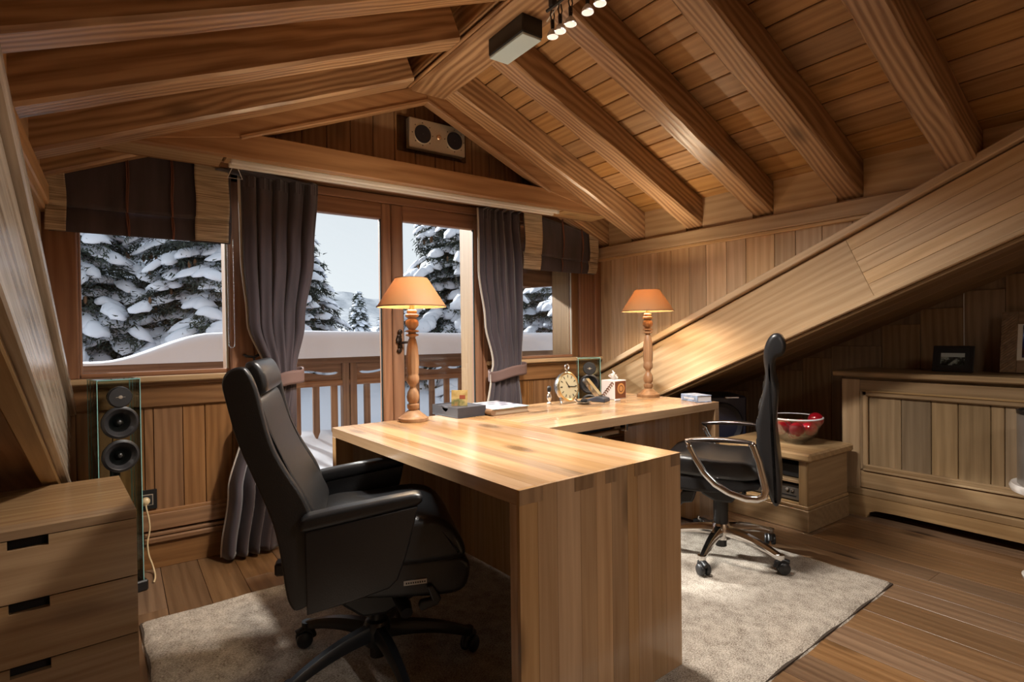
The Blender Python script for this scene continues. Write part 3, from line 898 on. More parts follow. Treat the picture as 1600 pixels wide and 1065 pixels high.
spruce('tall snow-laden spruce behind the left edge of the left window', -.45, 10.4, .25, 4.3, 1.85, 1, 1.1, 1.1, True)
spruce('broad snow-laden spruce filling the middle of the left window', 1.25, 10.0, .2, 5.6, 1.85, 2, 1.2, 1.1, True)
spruce('snow-laden spruce half hidden by the left curtain in the left door pane', 2.72, 10.8, .3, 3.45, 1.35, 3, 1.2, 1.2)
spruce('large snow-laden spruce close behind the right door pane', 5.2, 9.0, .2, 5.4, 1.65, 4, 1.5, 1.3, True)
spruce('large snow-laden spruce showing through the right window', 8.3, 10.2, .3, 5.2, 2.0, 5, 1.6, 1.2)
spruce('dense snow-laden spruce at the back between the two left window spruces', .35, 13.4, .6, 7.0, 2.1, 6, 1.1, 1.0)
for i, (px, py, hh, lb) in enumerate(((8.05, 19, 1.9, 'small far spruce beside the door stile, rightmost of the little far trees'),
                                  (7.1, 19.5, 2.1, 'small far spruce standing between the two other little far trees'),
                                  (9.4, 21, 1.9, 'small far spruce seen past the door meeting stiles'))):
    spruce(lb, px, py, .7, hh, .55, 20 + i, .9, .6, group='little far spruces on the snowy slope')

def build_land():
    def fn(u, v):
        x = -30 + 90 * u; y = 5.4 + 60 * v
        z = -.25 + .16 * min(y - 5.4, 7) + .25 * (vnoise(u * 30, v * 20) - .5) + .03 * max(0, y - 14) 
        return (x, y, z)
    g = MB().grid(fn, 70, 50).build('snow_ground', SNOW, smooth=True)
    tag(g, 'snow-covered hillside beyond the balcony', 'snow', kind='stuff')
    # far mountain side with snowy forest, haze painted in as pale low contrast
    m, nt, b = _new('snowy_forest_slope')
    N, Lk = nt.nodes.new, nt.links.new
    tc = N('ShaderNodeTexCoord'); mp = N('ShaderNodeMapping'); mp.inputs['Scale'].default_value = (.5, .5, .16)
    n = N('ShaderNodeTexNoise'); n.inputs['Scale'].default_value = 1.2; n.inputs['Detail'].default_value = 8; n.inputs['Roughness'].default_value = .65
    cr = N('ShaderNodeValToRGB')
    cr.color_ramp.elements[0].position = .35; cr.color_ramp.elements[0].color = (.55, .58, .63, 1)
    cr.color_ramp.elements[1].position = .70; cr.color_ramp.elements[1].color = (.85, .87, .90, 1)
    Lk(tc.outputs['Object'], mp.inputs[0]); Lk(mp.outputs[0], n.inputs['Vector']); Lk(n.outputs['Fac'], cr.inputs[0]); Lk(cr.outputs[0], b.inputs['Base Color'])
    b.inputs['Roughness'].default_value = 1.0
    def mt(u, v):
        x = -60 + 200 * u
        top = 11 + 3 * vnoise(u * 7, 3) + 1.6 * vnoise(u * 40, 8)
        return (x, 75 + 40 * v + 3 * vnoise(u * 30, v * 9), -4 + top * v)
    g = MB().grid(mt, 120, 24).build('mountain_side', m, smooth=True)
    tag(g, 'pale distant mountain side with snowy forest', 'mountain', kind='structure')
build_land()

# ------------------------------------------------------------------ desks
DA = math.radians(2.75)
def desk_origin(): return (0.855, 1.175, .0168)
def staves(parent, x0, x1, y0, y1, z0, z1, axis, n, seed, mat='desk', dirn=None):
    """glued strips: split along axis, grain across it (dirn)"""
    r = random.Random(seed)
    lo, hi = (x0, x1) if axis == 'x' else (y0, y1) if axis == 'y' else (z0, z1)
    w = [r.uniform(.6, 1.5) for _ in range(n)]; s = sum(w); c = lo
    for k in range(n):
        d = (hi - lo) * w[k] / s
        a = dict(x0=x0, x1=x1, y0=y0, y1=y1, z0=z0, z1=z1)
        a[axis + '0'], a[axis + '1'] = c + .0002, c + d - .0002
        bx('stave', a['x0'], a['x1'], a['y0'], a['y1'], a['z0'], a['z1'], W(mat, dirn), parent, .0007)
        c += d
def build_desks():
    d = thing('desk', 'oak slab desk with full end panel in the foreground', 'desk', desk_origin(), DA)
    w, l, h, t = .714, 1.355, .733, .042
    core = plain('desk_core', (.12, .07, .035), .8)
    top = MB().box(.003, w - .003, .014, l - .003, h - t + .003, h - .003).build('tabletop', core, d)
    staves(top, 0, w, .0125, l, h - t, h, 'x', 9, 4, dirn='y')
    e = MB().box(.003, w - .003, .003, .030, .003, h - t - .001).build('end_panel', core, d)
    staves(e, 0, w, 0, .0122, 0, h, 'x', 10, 11, dirn='z')
    bx('panel_back', 0, w, .0124, t, 0, h - t - .0005, W('desk', 'z'), e, .0005)
    # finger joints of the corner showing end grain
    for a, b in ((.001, .085), (.205, .285), (.335, .385), (.47, .555), (.66, .713)):
        bx('finger_joint', a, b, -.0008, .011, h - t, h - .0005, W('endgrain', 'z'), e, .0004)
    e2 = MB().box(.003, w - .003, l - t + .003, l - .003, .003, h - t - .001).build('end_panel', core, d)
    staves(e2, 0, w, l - t, l, 0, h - t - .0005, 'x', 9, 12, dirn='z')
    mp = MB().box(w - .052, w - .034, t, l - t, .03, h - t - .001).build('modesty_panel', core, d)
    staves(mp, w - .056, w - .03, t + .001, l - t - .001, .02, h - t - .001, 'y', 11, 13, dirn='z')
    s = thing('side_desk', 'oak side desk joining the front desk at a right angle', 'desk', desk_origin(), DA)
    x0, x1, y0, y1 = w + .003, 2.07, .675, 1.362
    tp = MB().box(x0 + .003, x1 - .003, y0 + .003, y1 - .003, h - t + .003, h - .003).build('tabletop', core, s)
    staves(tp, x0, x1, y0, y1, h - t, h, 'y', 9, 21, dirn='x')
    ep = MB().box(x1 - t + .003, x1 - .003, y0 + .003, y1 - .003, .003, h - t - .001).build('end_panel', core, s)
    staves(ep, x1 - t, x1, y0, y1, 0, h - t - .0005, 'y', 9, 22, dirn='z')
    bp = MB().box(x0 + .01, x1 - t - .002, y1 - .075, y1 - .055, .52, h - t - .001).build('back_panel', W('dark', 'x'), s)
    ty = MB().box(x0 + .10, x0 + .58, y0 + .10, y1 - .12, h - t - .065, h - t - .045, .003).box(x0 + .10, x0 + .115, y0 + .12, y1 - .12, h - t - .065, h - t - .001).box(x0 + .565, x0 + .58, y0 + .12, y1 - .12, h - t - .065, h - t - .001)
    tray = ty.build('keyboard_tray', W('dark', 'x'), s)
    bx('tray_bracket', x0 + .585, x0 + .605, y0 + .06, y0 + .10, h - t - .05, h - t - .001, CHROME, tray, .003)
    bx('keyboard', x0 + .14, x0 + .54, y0 + .12, y0 + .27, h - t - .044, h - t - .028, BLACK, tray, .004)
build_desks()

# rug
def build_rug():
    r = thing('rug', 'beige flecked wool rug under both office chairs', 'rug', (0.12, 0.93, 0), math.radians(2.2))
    Wd, Ln, T = 2.74, 1.78, .016
    def fn(u, v):
        x = Wd * u; y = Ln * v
        ed = min(u, 1 - u) * Wd, min(v, 1 - v) * Ln
        e = min(1, min(ed) / .02)
        return (x + .004 * math.sin(y * 23), y + .004 * math.sin(x * 19), T * (e ** .5) + .0014 * (hash01(u * 311, v * 173) - .5))
    MB().grid(fn, 180, 120).build('pile', rug_mat(), r, smooth=True)
    m = MB().box(0.002, Wd - .002, .002, Ln - .002, .0005, .007)
    m.build('backing', plain('rug_backing', (.045, .03, .02), .95), r)
build_rug()

# ------------------------------------------------------------------ chairs
def five_star(parent, hub, R, angles, z_hub, mat, wheel, drop=.055, w0=.042, w1=.024, capmat=None):
    """base with five arms, each with a twin castor; in the chair's own frame"""
    hx, hy = hub
    base = MB().lathe([(.03, z_hub - .05), (.045, z_hub - .045), (.05, z_hub + .01), (.04, z_hub + .035), (.03, z_hub + .04)], 24, hx, hy).build('base_hub', mat, parent, auto=40)
    for a in angles:
        ca, sa = math.cos(a), math.sin(a)
        n = 12
        v = []; f = []
        for i in range(n + 1):
            t = i / n
            r = .03 + (R - .03) * t
            zz = z_hub + .012 - drop * (t ** 2.2)
            w = w0 * (1 - t) + w1 * t
            hh = .036 * (1 - t) + .022 * t
            for (dy, dz) in ((-w * .5, -hh), (-w * .62, -.2 * hh), (-w * .35, .35 * hh), (w * .35, .35 * hh), (w * .62, -.2 * hh), (w * .5, -hh)):
                v.append((hx + ca * r - sa * dy, hy + sa * r + ca * dy, zz + dz))
        for i in range(n):
            for k in range(6):
                f.append((i * 6 + k, i * 6 + (k + 1) % 6, (i + 1) * 6 + (k + 1) % 6, (i + 1) * 6 + k))
        f.append(tuple(range(5, -1, -1))); f.append(tuple(n * 6 + k for k in range(6)))
        mb = MB(); mb.v = v; mb.f = f
        arm = mb.build('base_arm', mat, parent, auto=50)
        cx, cy = hx + ca * (R - .004), hy + sa * (R - .004)
        zt = z_hub + .012 - drop
        stem = MB().lathe([(.012, .05), (.012, zt - .012), (.02, zt - .01), (.02, zt + .008)], 14, cx, cy)
        stem.build('castor_stem', capmat or mat, arm, auto=40)
        cw = MB()
        q = Matrix.Translation((cx, cy, .0)) @ Matrix.Rotation(a + .9, 4, 'Z')
        for sgn in (-1, 1):
            wv = MB().lathe([(.004, -.012), (.024, -.011), (.0285, -.006), (.0285, .006), (.024, .011), (.004, .012)], 20)
            wv.xf(Matrix.Translation((.012, sgn * .016, .0295)) @ Matrix.Rotation(math.pi / 2, 4, 'X')); cw.add(wv.v, wv.f)
        hood = MB().tube([(.012 - .031, 0, .03), (.012 - .026, 0, .052), (.012, 0, .063), (.012 + .026, 0, .052)], .014, 8); cw.add(hood.v, hood.f)
        cw.xf(q); cw.build('castor', wheel, arm, auto=50)

def rounded_extrude(poly, y0, y1, r=.02, n=5):
    """extrude an (x,z) outline along y with cushioned (inset) sides"""
    P = [Vector((p[0], p[1])) for p in poly]; m = len(P)
    area = sum(P[i].x * P[(i + 1) % m].y - P[(i + 1) % m].x * P[i].y for i in range(m))
    sg = 1 if area > 0 else -1
    nrm = []
    for i in range(m):
        a = (P[i] - P[i - 1]).normalized(); b = (P[(i + 1) % m] - P[i]).normalized()
        t = (a + b);  t = t.normalized() if t.length > 1e-6 else a
        nrm.append(Vector((t.y, -t.x)) * sg)
    rings = []
    for k in range(n + 1):
        an = math.pi / 2 * k / n
        rings.append((y0 + r * (1 - math.sin(an)), r * (1 - math.cos(math.pi / 2 - an)) if False else r * (1 - math.sin(an)) * 0 + r * (1 - math.cos(an)) ))
    seq = []
    for k in range(n + 1):                 # from side face outwards
        an = math.pi / 2 * k / n
        seq.append((y0 + r * (1 - math.sin(an)), r * (1 - math.cos(math.pi / 2 - an)) if 0 else 0))
    v = []; f = []
    levels = []
    for k in range(n + 1):
        an = math.pi / 2 * k / n           # 0: at the side face, inset r ; pi/2: full outline
        levels.append((y0 + r - r * math.cos(an), r - r * math.sin(an)))
    for k in range(n + 1):
        an = math.pi / 2 * (1 - k / n)
        levels.append((y1 - r + r * math.cos(an), r - r * math.sin(an)))
    for (y, ins) in levels:
        for i in range(m):
            q = P[i] - nrm[i] * ins
            v.append((q.x, y, q.y))
    L = len(levels)
    for j in range(L - 1):
        for i in range(m):
            f.append((j * m + i, j * m + (i + 1) % m, (j + 1) * m + (i + 1) % m, (j + 1) * m + i))
    f.append(tuple(range(m - 1, -1, -1))); f.append(tuple(range((L - 1) * m, L * m)))
    mb = MB(); mb.v = v; mb.f = f
    return mb

def smooth_poly(pts, it=2):
    for _ in range(it):
        q = []
        m = len(pts)
        for i in range(m):
            a, b = pts[i], pts[(i + 1) % m]
            q.append((a[0] * .75 + b[0] * .25, a[1] * .75 + b[1] * .25)); q.append((a[0] * .25 + b[0] * .75, a[1] * .25 + b[1] * .75))
        pts = q
    return pts

def build_left_chair():
    hub = (.72, 1.84)
    rz = math.radians(-20)
    c = thing('executive_chair', 'high-backed black leather executive chair with closed padded arms', 'chair', (hub[0], hub[1], 0.0178), rz)
    def S(p): return [(x, z - .014) for x, z in p]
    hw = .262
    rear = [(-.425, 1.035), (-.412, .976), (-.387, .864), (-.345, .757), (-.307, .658), (-.288, .595), (-.273, .505), (-.266, .434), (-.256, .38), (-.234, .350)]
    wing_f = [(-.15, .40), (-.165, .55), (-.192, .645), (-.216, .702), (-.256, .767), (-.292, .84), (-.314, .928), (-.329, 1.007), (-.347, 1.055), (-.365, 1.078), (-.405, 1.07)]
    shell_f = [(-.18, .38), (-.21, .50), (-.25, .62), (-.30, .74), (-.335, .84), (-.355, .93), (-.37, 1.01), (-.375, 1.055), (-.405, 1.062)]
    rounded_extrude(smooth_poly(S(rear + shell_f), 2), -hw + .018, hw - .018, .015, 4).build('backrest', LEATHER, c, auto=60)
    for sg in (-1, 1):
        y0 = sg * (hw - .018) - .018
        rounded_extrude(smooth_poly(S(rear + wing_f), 2), y0, y0 + .036, .009, 4).build('back_wing', LEATHER, c, auto=60)
    cush = S([(-.365, .975), (-.345, .90), (-.315, .80), (-.27, .70), (-.215, .60), (-.18, .55), (-.155, .575), (-.195, .66), (-.255, .765), (-.297, .86), (-.322, .95), (-.338, .985)])
    rounded_extrude(smooth_poly(cush, 2), -.215, .215, .018, 5).build('back_cushion', LEATHER, c, auto=60)
    head = S([(-.385, 1.075), (-.37, .985), (-.335, .982), (-.312, 1.0), (-.322, 1.05), (-.342, 1.085), (-.365, 1.09)])
    rounded_extrude(smooth_poly(head, 2), -.165, .165, .018, 5).build('headrest', LEATHER, c, auto=60)
    seat = S([(-.22, .53), (-.16, .575), (0, .572), (.13, .588), (.21, .572), (.262, .515), (.285, .45), (.26, .43), (.05, .43), (-.22, .44)])
    rounded_extrude(smooth_poly(seat, 2), -.222, .222, .03, 5).build('seat', LEATHER, c, auto=60)
    su = S([(-.22, .44), (.25, .445), (.293, .42), (.298, .38), (.278, .32), (.20, .312), (-.05, .335), (-.22, .37)])
    rounded_extrude(smooth_poly(su, 2), -.20, .20, .02, 4).build('seat_underside', LEATHER, c, auto=60)
    for sg in (-1, 1):
        y0 = sg * .276 - .026
        panel = S([(-.205, .60), (.118, .645), (.112, .61), (.083, .501), (.055, .427), (.03, .405), (-.068, .382), (-.203, .358)])
        p = rounded_extrude(panel, y0 + .004, y0 + .048, .008, 4).build('arm_panel', LEATHER, c, auto=50)
        pad = S([(-.222, .612), (-.214, .638), (-.19, .648), (.09, .682), (.122, .683), (.134, .672), (.13, .652), (.10, .643), (-.19, .601), (-.212, .598)])
        rounded_extrude(smooth_poly(pad, 1), y0 - .004, y0 + .056, .014, 5).build('arm_pad', LEATHER, p, auto=60)
    MB().prism([(-.15, .325), (.19, .318), (.13, .26), (.03, .21), (-.05, .21), (-.11, .255)], -.085, .085, 'y').build('tilt_mechanism', BLACK, c, bevel=.012)
    MB().lathe([(.026, .035), (.026, .20), (.034, .20), (.034, .25)], 20).build('gas_lift', BLACK, c, auto=40)
    MB().prism([(.15, .345), (.168, .348), (.197, .30), (.185, .283), (.134, .268), (.122, .285), (.13, .30), (.165, .303)], -.215, -.190, 'y').build('tilt_lever', BLACK, c, bevel=.005)
    MB().tube([(.06, -.07, .27), (.085, -.13, .255), (.09, -.165, .245)], [.016, .024, .020], 12).build('tension_knob', BLACK, c, auto=60)
    bx('maker_plate', .078, .152, -.2045, -.1995, .352, .368, plain('plate_grey', (.45, .44, .42), .35, .6), c, .001)
    m = MB()
    for k in range(9): m.box(.085 + k * .0072, .0895 + k * .0072, -.2053, -.2047, .357, .3625)
    m.build('plate_lettering', BLACK, c)
    bx('back_bolt', -.305, -.27, -.17, -.12, .415, .455, BLACK, c, .006)
    ang = [math.radians(a) - rz for a in (121, 193, 265, 337, 49)]
    five_star(c, (0, 0), .322, ang, .125, plain('base_black', (.012, .013, .015), .30), BLACK)
build_left_chair()

def build_right_chair():
    hub = (2.53, 1.70)
    # local +x is the way the chair faces
    rz = math.atan2(.885, -.466)
    c = thing('swivel_chair', 'slim black leather swivel chair with chrome loop arms and chrome base', 'chair', (hub[0], hub[1], 0.0178), rz)
    def S(p): return [(x, z - .014) for x, z in p]
    front = [(-.248, 1.145), (-.222, 1.10), (-.213, 1.036), (-.226, .947), (-.205, .85), (-.186, .74), (-.182, .647), (-.200, .529), (-.225, .42)]
    back = [(-.245, .36), (-.268, .34), (-.290, .385), (-.284, .507), (-.262, .682), (-.272, .80), (-.277, .87), (-.258, .948), (-.258, 1.0), (-.268, 1.036), (-.300, 1.045), (-.312, 1.085), (-.298, 1.135), (-.275, 1.152)]
    rounded_extrude(smooth_poly(S(front + back), 2), -.225, .225, .022, 5).build('backrest', LEATHER, c, auto=60)
    # padded rolls on the front of the back
    pts = front
    for i in range(5):
        za = .47 + i * .10
        def xf(z):
            for (a, b) in zip(pts[:-1], pts[1:]):
                if b[1] <= z <= a[1]:
                    t = (z - b[1]) / (a[1] - b[1]); return b[0] + (a[0] - b[0]) * t
            return pts[-1][0]
        q = [(xf(za) - .01, za), (xf(za + .092) - .01, za + .092), (xf(za + .08) + .004, za + .08), (xf(za + .045) + .007, za + .045), (xf(za + .012) + .004, za + .012)]
        rounded_extrude(smooth_poly(S(q), 2), -.185, .185, .012, 4).build('back_pad', LEATHER, c, auto=60)
    MB().tube([(-.236, -.226, 1.10), (-.219, -.228, 1.03), (-.232, -.229, .947), (-.21, -.229, .84), (-.192, -.229, .70), (-.205, -.228, .53)], .006, 8).xf(Matrix.Translation((0, 0, -.014))).build('back_piping', LEATHER, c, auto=60)
    seat = S([(-.21, .50), (-.16, .545), (0, .535), (.15, .555), (.24, .545), (.275, .50), (.26, .46), (.10, .445), (-.18, .44)])
    rounded_extrude(smooth_poly(seat, 2), -.225, .225, .03, 5).build('seat', LEATHER, c, auto=60)
    su = S([(-.21, .45), (.25, .465), (.265, .42), (.22, .375), (.05, .372), (-.18, .40)])
    rounded_extrude(smooth_poly(su, 1), -.215, .215, .02, 4).build('seat_pan', FABRICBLK, c, auto=60)
    for sg in (1, -1):
        y = sg * .275
        pth = [(.118, .638), (.108, .60), (.085, .555), (.045, .49), (-.005, .44), (-.07, .403), (-.14, .386), (-.19, .388), (-.217, .405), (-.222, .435), (-.213, .48), (-.195, .56), (-.172, .63), (-.163, .645)]
        lp = MB().tube([(x, y, z - .014) for x, z in pth], [.011] * 3 + [.0125] * 8 + [.012] * 3, 12, flat=1.35).build('arm_loop', CHROME, c, smooth=True)
        tp = rounded_extrude(smooth_poly(S([(.128, .632), (.128, .648), (-.02, .664), (-.165, .656), (-.172, .64), (-.02, .641)]), 1), y - .022, y + .022, .008, 4)
        tp.build('arm_rest', plain('arm_dark_chrome', (.22, .19, .18), .22, .9), lp, auto=60)
        MB().tube([(-.13, y * .82, .385), (-.12, y, .376)], .010, 8).build('arm_bracket', CHROME, lp, smooth=True)
    MB().prism([(-.12, .375), (.13, .375), (.08, .315), (.02, .285), (-.06, .285)], -.08, .08, 'y').build('tilt_mechanism', BLACK, c, bevel=.01)
    MB().prism([(.10, .35), (.17, .34), (.20, .29), (.185, .255), (.165, .275), (.12, .285)], .09, .14, 'y').build('tilt_lever', BLACK, c, bevel=.008)
    MB().lathe([(.028, .04), (.028, .13), (.037, .13), (.037, .30)], 20).build('gas_lift', BLACK, c, auto=40)
    five_star(c, (0, 0), .318, [math.radians(a) - rz for a in (198, 270, 342, 54, 126)], .125, CHROME, BLACK, capmat=CHROME)
build_right_chair()

# ------------------------------------------------------------------ table lamps
def build_lamp(loc, label):
    t = thing('table_lamp', label, 'lamp', loc, group='turned wood table lamps on the desks')
    k = .00073
    prof = [(1012, 98), (1006, 100), (990, 99), (984, 86), (976, 80), (958, 55), (945, 42), (940, 30), (926, 40), (902, 41), (897, 30), (888, 30), (880, 38), (850, 43), (820, 36), (800, 24), (788, 20), (772, 26), (756, 40), (735, 42), (715, 40), (706, 36), (695, 40), (640, 43), (590, 42), (520, 36), (470, 25), (462, 20), (452, 22), (446, 42), (438, 43), (432, 26), (425, 24), (420, 44), (412, 44), (406, 20), (395, 30), (380, 42), (360, 45), (342, 40), (332, 24), (326, 34), (318, 44), (306, 44), (300, 30), (292, 34), (278, 32), (272, 18)]
    n = 40
    m = MB()
    P = [(r * k, (1012 - y) * k) for y, r in prof]
    v = []; f = []
    for (y, r) in prof:
        fl = .10 if (470 <= y <= 700) else (.07 if 340 < y < 395 or 820 < y < 880 else 0)
        for q in range(n):
            a = 2 * math.pi * q / n
            rr = r * k * (1 - fl * (.5 + .5 * math.cos(a * 10)))
            v.append((rr * math.cos(a), rr * math.sin(a), (1012 - y) * k))
    for i in range(len(prof) - 1):
        for q in range(n):
            f.append((i * n + q, i * n + (q + 1) % n, (i + 1) * n + (q + 1) % n, (i + 1) * n + q))
    f.append(tuple(range(n - 1, -1, -1))); f.append(tuple(range((len(prof) - 1) * n, len(prof) * n)))
    split = 7
    body = MB(); body.v = v; body.f = f
    # base (foot) and column as two parts
    base = MB(); base.v = v[:8 * n]; base.f = [q for q in f if max(q) < 8 * n] + [tuple(range(7 * n, 8 * n))]
    base.build('foot', W('turned', 'z'), t, auto=50)
    colm = MB(); colm.v = v[7 * n:]; colm.f = [tuple(i - 7 * n for i in q) for q in f if min(q) >= 7 * n]
    colm.build('column', W('turned', 'z'), t, auto=50)
    zb, zt = 1.302 - .75, 1.442 - .75
    rb, rt = .168, .078
    sh = MB().lathe([(rb, zb), (rt, zt), (rt - .002, zt), (rb - .002, zb)], 64, cap=False).build('shade', SHADE, t, auto=60)
    MB().lathe([(rb + .0008, zb), (rb + .0008, zb + .005), (rb - .003, zb + .005), (rb - .003, zb)], 64, cap=False).build('shade_trim', plain('shade_trim', (.16, .08, .035), .7), sh)
    MB().lathe([(rt + .0008, zt - .004), (rt + .0008, zt + .001), (rt - .003, zt + .001), (rt - .003, zt - .004)], 64, cap=False).build('shade_trim', MATS['shade_trim'], sh)
    MB().tube([(0, 0, .535), (0, 0, .585)], .012, 12).build('socket', plain('brass', (.6, .42, .18), .3, .9), t)
    ring = MB()
    for a in range(3):
        an = a * 2.094
        ring.tube([(0, 0, zt - .02), (rt * math.cos(an), rt * math.sin(an), zt - .003)], .0018, 6)
    ring.tube([(0, 0, .585), (0, 0, zt - .02)], .002, 6)
    ring.build('shade_carrier', MATS['brass'], t)
    MB().ball((0, 0, .618), .026, 16, 10, (1, 1, 1.25)).build('bulb', emis('bulb_glow', (1.0, .72, .38), 9.0), t, smooth=True)
    lightobj('lamp_light', 'POINT', (0, 0, .618), LAMP_W, (1.0, .79, .53), t, .034)
build_lamp((1.165, 2.466, .7505), 'turned wooden lamp with orange cone shade standing before the doors')
build_lamp((2.805, 2.409, .7505), 'turned wooden lamp with yellow cone shade beside the tissue box')

# ------------------------------------------------------------------ curtains, blinds, track
def curtain(name, rows, nfold, seed, y, label, rim_side=-1):
    """rows: (z, x_left, x_right, fold_depth); cloth hung in folds"""
    r = random.Random(seed)
    ph = r.random() * 6
    t = thing(name, label, 'curtain', (0, 0, 0))
    nu, nv = 140, 70
    zs = [q[0] for q in rows]
    def lerp(z, k):
        for a, b in zip(rows[:-1], rows[1:]):
            if b[0] <= z <= a[0]:
                s = (a[0] - z) / (a[0] - b[0]); s = s * s * (3 - 2 * s)
                return a[k] + (b[k] - a[k]) * s
        return rows[-1][k]
    def fn(u, v):
        z = zs[0] + (zs[-1] - zs[0]) * v
        xl, xr, fd = lerp(z, 1), lerp(z, 2), lerp(z, 3)
        x = xl + (xr - xl) * u
        w = math.sin(u * nfold * 2 * math.pi + ph + .6 * math.sin(v * 3 + u * 4))
        w2 = math.sin(u * nfold * 3.7 * math.pi + ph * 2 + v * 2.2)
        yy = y + fd * (w * .8 + w2 * .35)
        return (x + fd * .35 * math.cos(u * nfold * 2 * math.pi + ph), yy, z)
    o = MB().grid(fn, nu, nv).build('cloth', CLOTH, t, smooth=True)
    md = o.modifiers.new('thick', 'SOLIDIFY'); md.thickness = .003
    # pale strip down the left edge, a painted rim of sunlight
    u0 = 0.0
    def ln(u, v):
        p = fn(0, v); z = p[2]
        return (p[0] - .002 - .014 * u, p[1] - .006 - .004 * math.sin(v * 20), z)
    e = MB().grid(ln, 3, 60).build('lining_edge', plain('pale_lining', (.55, .50, .44), .8), t, smooth=True)
    e.modifiers.new('thick', 'SOLIDIFY').thickness = .003
    # pleat tape with gathered heading
    def hd(u, v):
        z = zs[0] + .004 - .075 * v
        p = fn(u, -((z - zs[0]) / (zs[0] - zs[-1])))
        return (p[0], p[1] - .004 + .007 * math.sin(u * nfold * 8 * math.pi), z)
    MB().grid(hd, 160, 6).build('heading', CLOTH, t, smooth=True)
    return t, fn, zs
cl, cf, cz = curtain('curtain', [(2.035, .545, .945, .022), (1.62, .552, .915, .03), (1.25, .575, .855, .035), (.965, .665, .80, .03), (.90, .66, .80, .03), (.70, .545, .80, .04), (.35, .47, .745, .045), (.02, .43, .70, .05)], 5, 3, 3.215,
             'aubergine curtain left of the balcony doors, tied back behind the executive chair')
cr_, rf, rz_ = curtain('curtain', [(2.035, 2.032, 2.385, .022), (1.62, 2.035, 2.415, .03), (1.25, 2.075, 2.41, .032), (.96, 2.14, 2.385, .03), (.88, 2.12, 2.36, .03), (.60, 2.07, 2.385, .04), (.02, 2.06, 2.40, .045)], 6, 5, 3.215,
             'aubergine curtain right of the balcony doors, tied back behind the side desk')
def tieback(parent, x0, x1, z, lean, side):
    def fn(u, v):
        a = 2 * math.pi * u
        xm, hw = (x0 + x1) / 2, (x1 - x0) / 2
        x = xm + hw * math.cos(a); yy = 3.213 + .062 * math.sin(a)
        return (x, yy, z + lean * math.cos(a) * .5 - .075 * (v - .5) + .006 * math.sin(a * 3))
    o = MB().grid(fn, 48, 6, closeu=True).build('tieback', plain('tieback_cloth', (.17, .105, .095), .75), parent, smooth=True)
    o.modifiers.new('thick', 'SOLIDIFY').thickness = .006
    def st(u, v):
        p = fn(u, .8); return (p[0] + (p[0] - (x0 + x1) / 2) * .02, p[1] + (p[1] - 3.213) * .06, p[2] + .004 * (v - .5))
    MB().grid(st, 48, 2, closeu=True).build('tieback_stitch', STITCH, o, smooth=True)
tieback(cl, .64, .845, .935, .045, -1)
tieback(cr_, 2.10, 2.41, .90, .05, 1)
for pr, f2, uu in ((cl, cf, .42), (cr_, rf, .62)):
    MB().tube([(lambda p: (p[0], p[1] - .006, p[2]))(f2(uu, .60 + .4 * i / 30)) for i in range(31)], .004, 6).build('seam_stripe', STITCH, pr, smooth=True)
hk = MB().tube([(.565, 3.33, 1.07), (.565, 3.27, 1.065), (.60, 3.25, 1.06), (.635, 3.255, 1.075)], [.008, .007, .006, .008], 8)
hk.ball((.637, 3.255, 1.078), .012, 10, 8)
hk.tube([(.60, 3.252, 1.06), (.60, 3.225, 1.0), (.63, 3.20, .945)], .005, 6)
tag(hk.build('curtain_hook', plain('dark_iron', (.03, .028, .028), .35, .7), smooth=True), 'dark iron curtain hook on the casing left of the doors', 'hook')

def track():
    t = thing('curtain_track', 'double white curtain rail in the recess under the tie beam', 'curtain rail', (0, 0, 0))
    for y in (3.035, 3.10):
        b = MB().box(.47, 2.58, y - .011, y + .011, 2.026, 2.05, .004).build('rail', WHITE, t)
        bx('end_stop', 2.58, 2.592, y - .013, y + .013, 2.025, 2.051, WHITE, b, .003)
    bx('mounting_board', .45, 2.61, 3.02, 3.12, 2.05, 2.104, W('oak', 'x'), t, .002)
    w = MB().tube([(.50, 3.10, 2.06), (.48, 3.20, 2.00), (.55, 3.20, 2.0), (.50, 3.10, 2.06)], .002, 6)
    w.build('bracket', WHITE, t)
track()

def roman_blind(x0, x1, bands, zb, top, y, label, folds, stripes):
    t = thing('roman_blind', label, 'blind', (0, 0, 0), group='roman blinds with straw bands')
    def strip(nm, a, b, mat, dy, extra=.0):
        za, zb_ = top(a), top(b)
        n = 3
        def yo(v):     # layered pleat near the lower edge
            return y - dy - (.022 if v < .30 else .010 if v < .62 else 0)
        m = MB()
        for (v0, v1, off) in ((0.0, .30, .0), (.27, 1.0, .016)):
            def fn(u, v):
                vv = v0 + (v1 - v0) * v
                x = a + (b - a) * u
                zt = za + (zb_ - za) * u
                z0 = zb + extra
                return (x + .003 * math.sin(vv * 9 + a * 30), y - dy - off - .010 * math.sin(math.pi * v) - .004 * math.sin(u * 5 + v * 4), z0 + (zt - z0) * vv)
            m.grid(fn, 14, 14)
        o = m.build(nm, mat, t, smooth=True)
        o.modifiers.new('thick', 'SOLIDIFY').thickness = .004
        return o
    strip('cloth', x0 + .01, x1 - .01, CLOTH, 0)
    for a, b in bands:
        strip('straw_band', a, b, WOVEN, .020, .004 if a > x0 else 0)
    for s in stripes:
        strip('stripe', s - .003, s + .003, STITCH, .009)
    return t
roman_blind(-.255, .512, [(-.258, -.183), (.335, .49)], 1.665, lambda x: 2.08, 3.275,
            'dark roman blind with straw bands raised over the left window', 3, (.05, .235))
roman_blind(2.435, 3.19, [(2.435, 2.60), (3.085, 3.18)], 1.645, lambda x: 2.08 - .25 * max(0, x - 2.7), 3.275,
            'dark roman blind with straw bands raised over the right window', 3, (2.82, 3.02))
ch = MB()
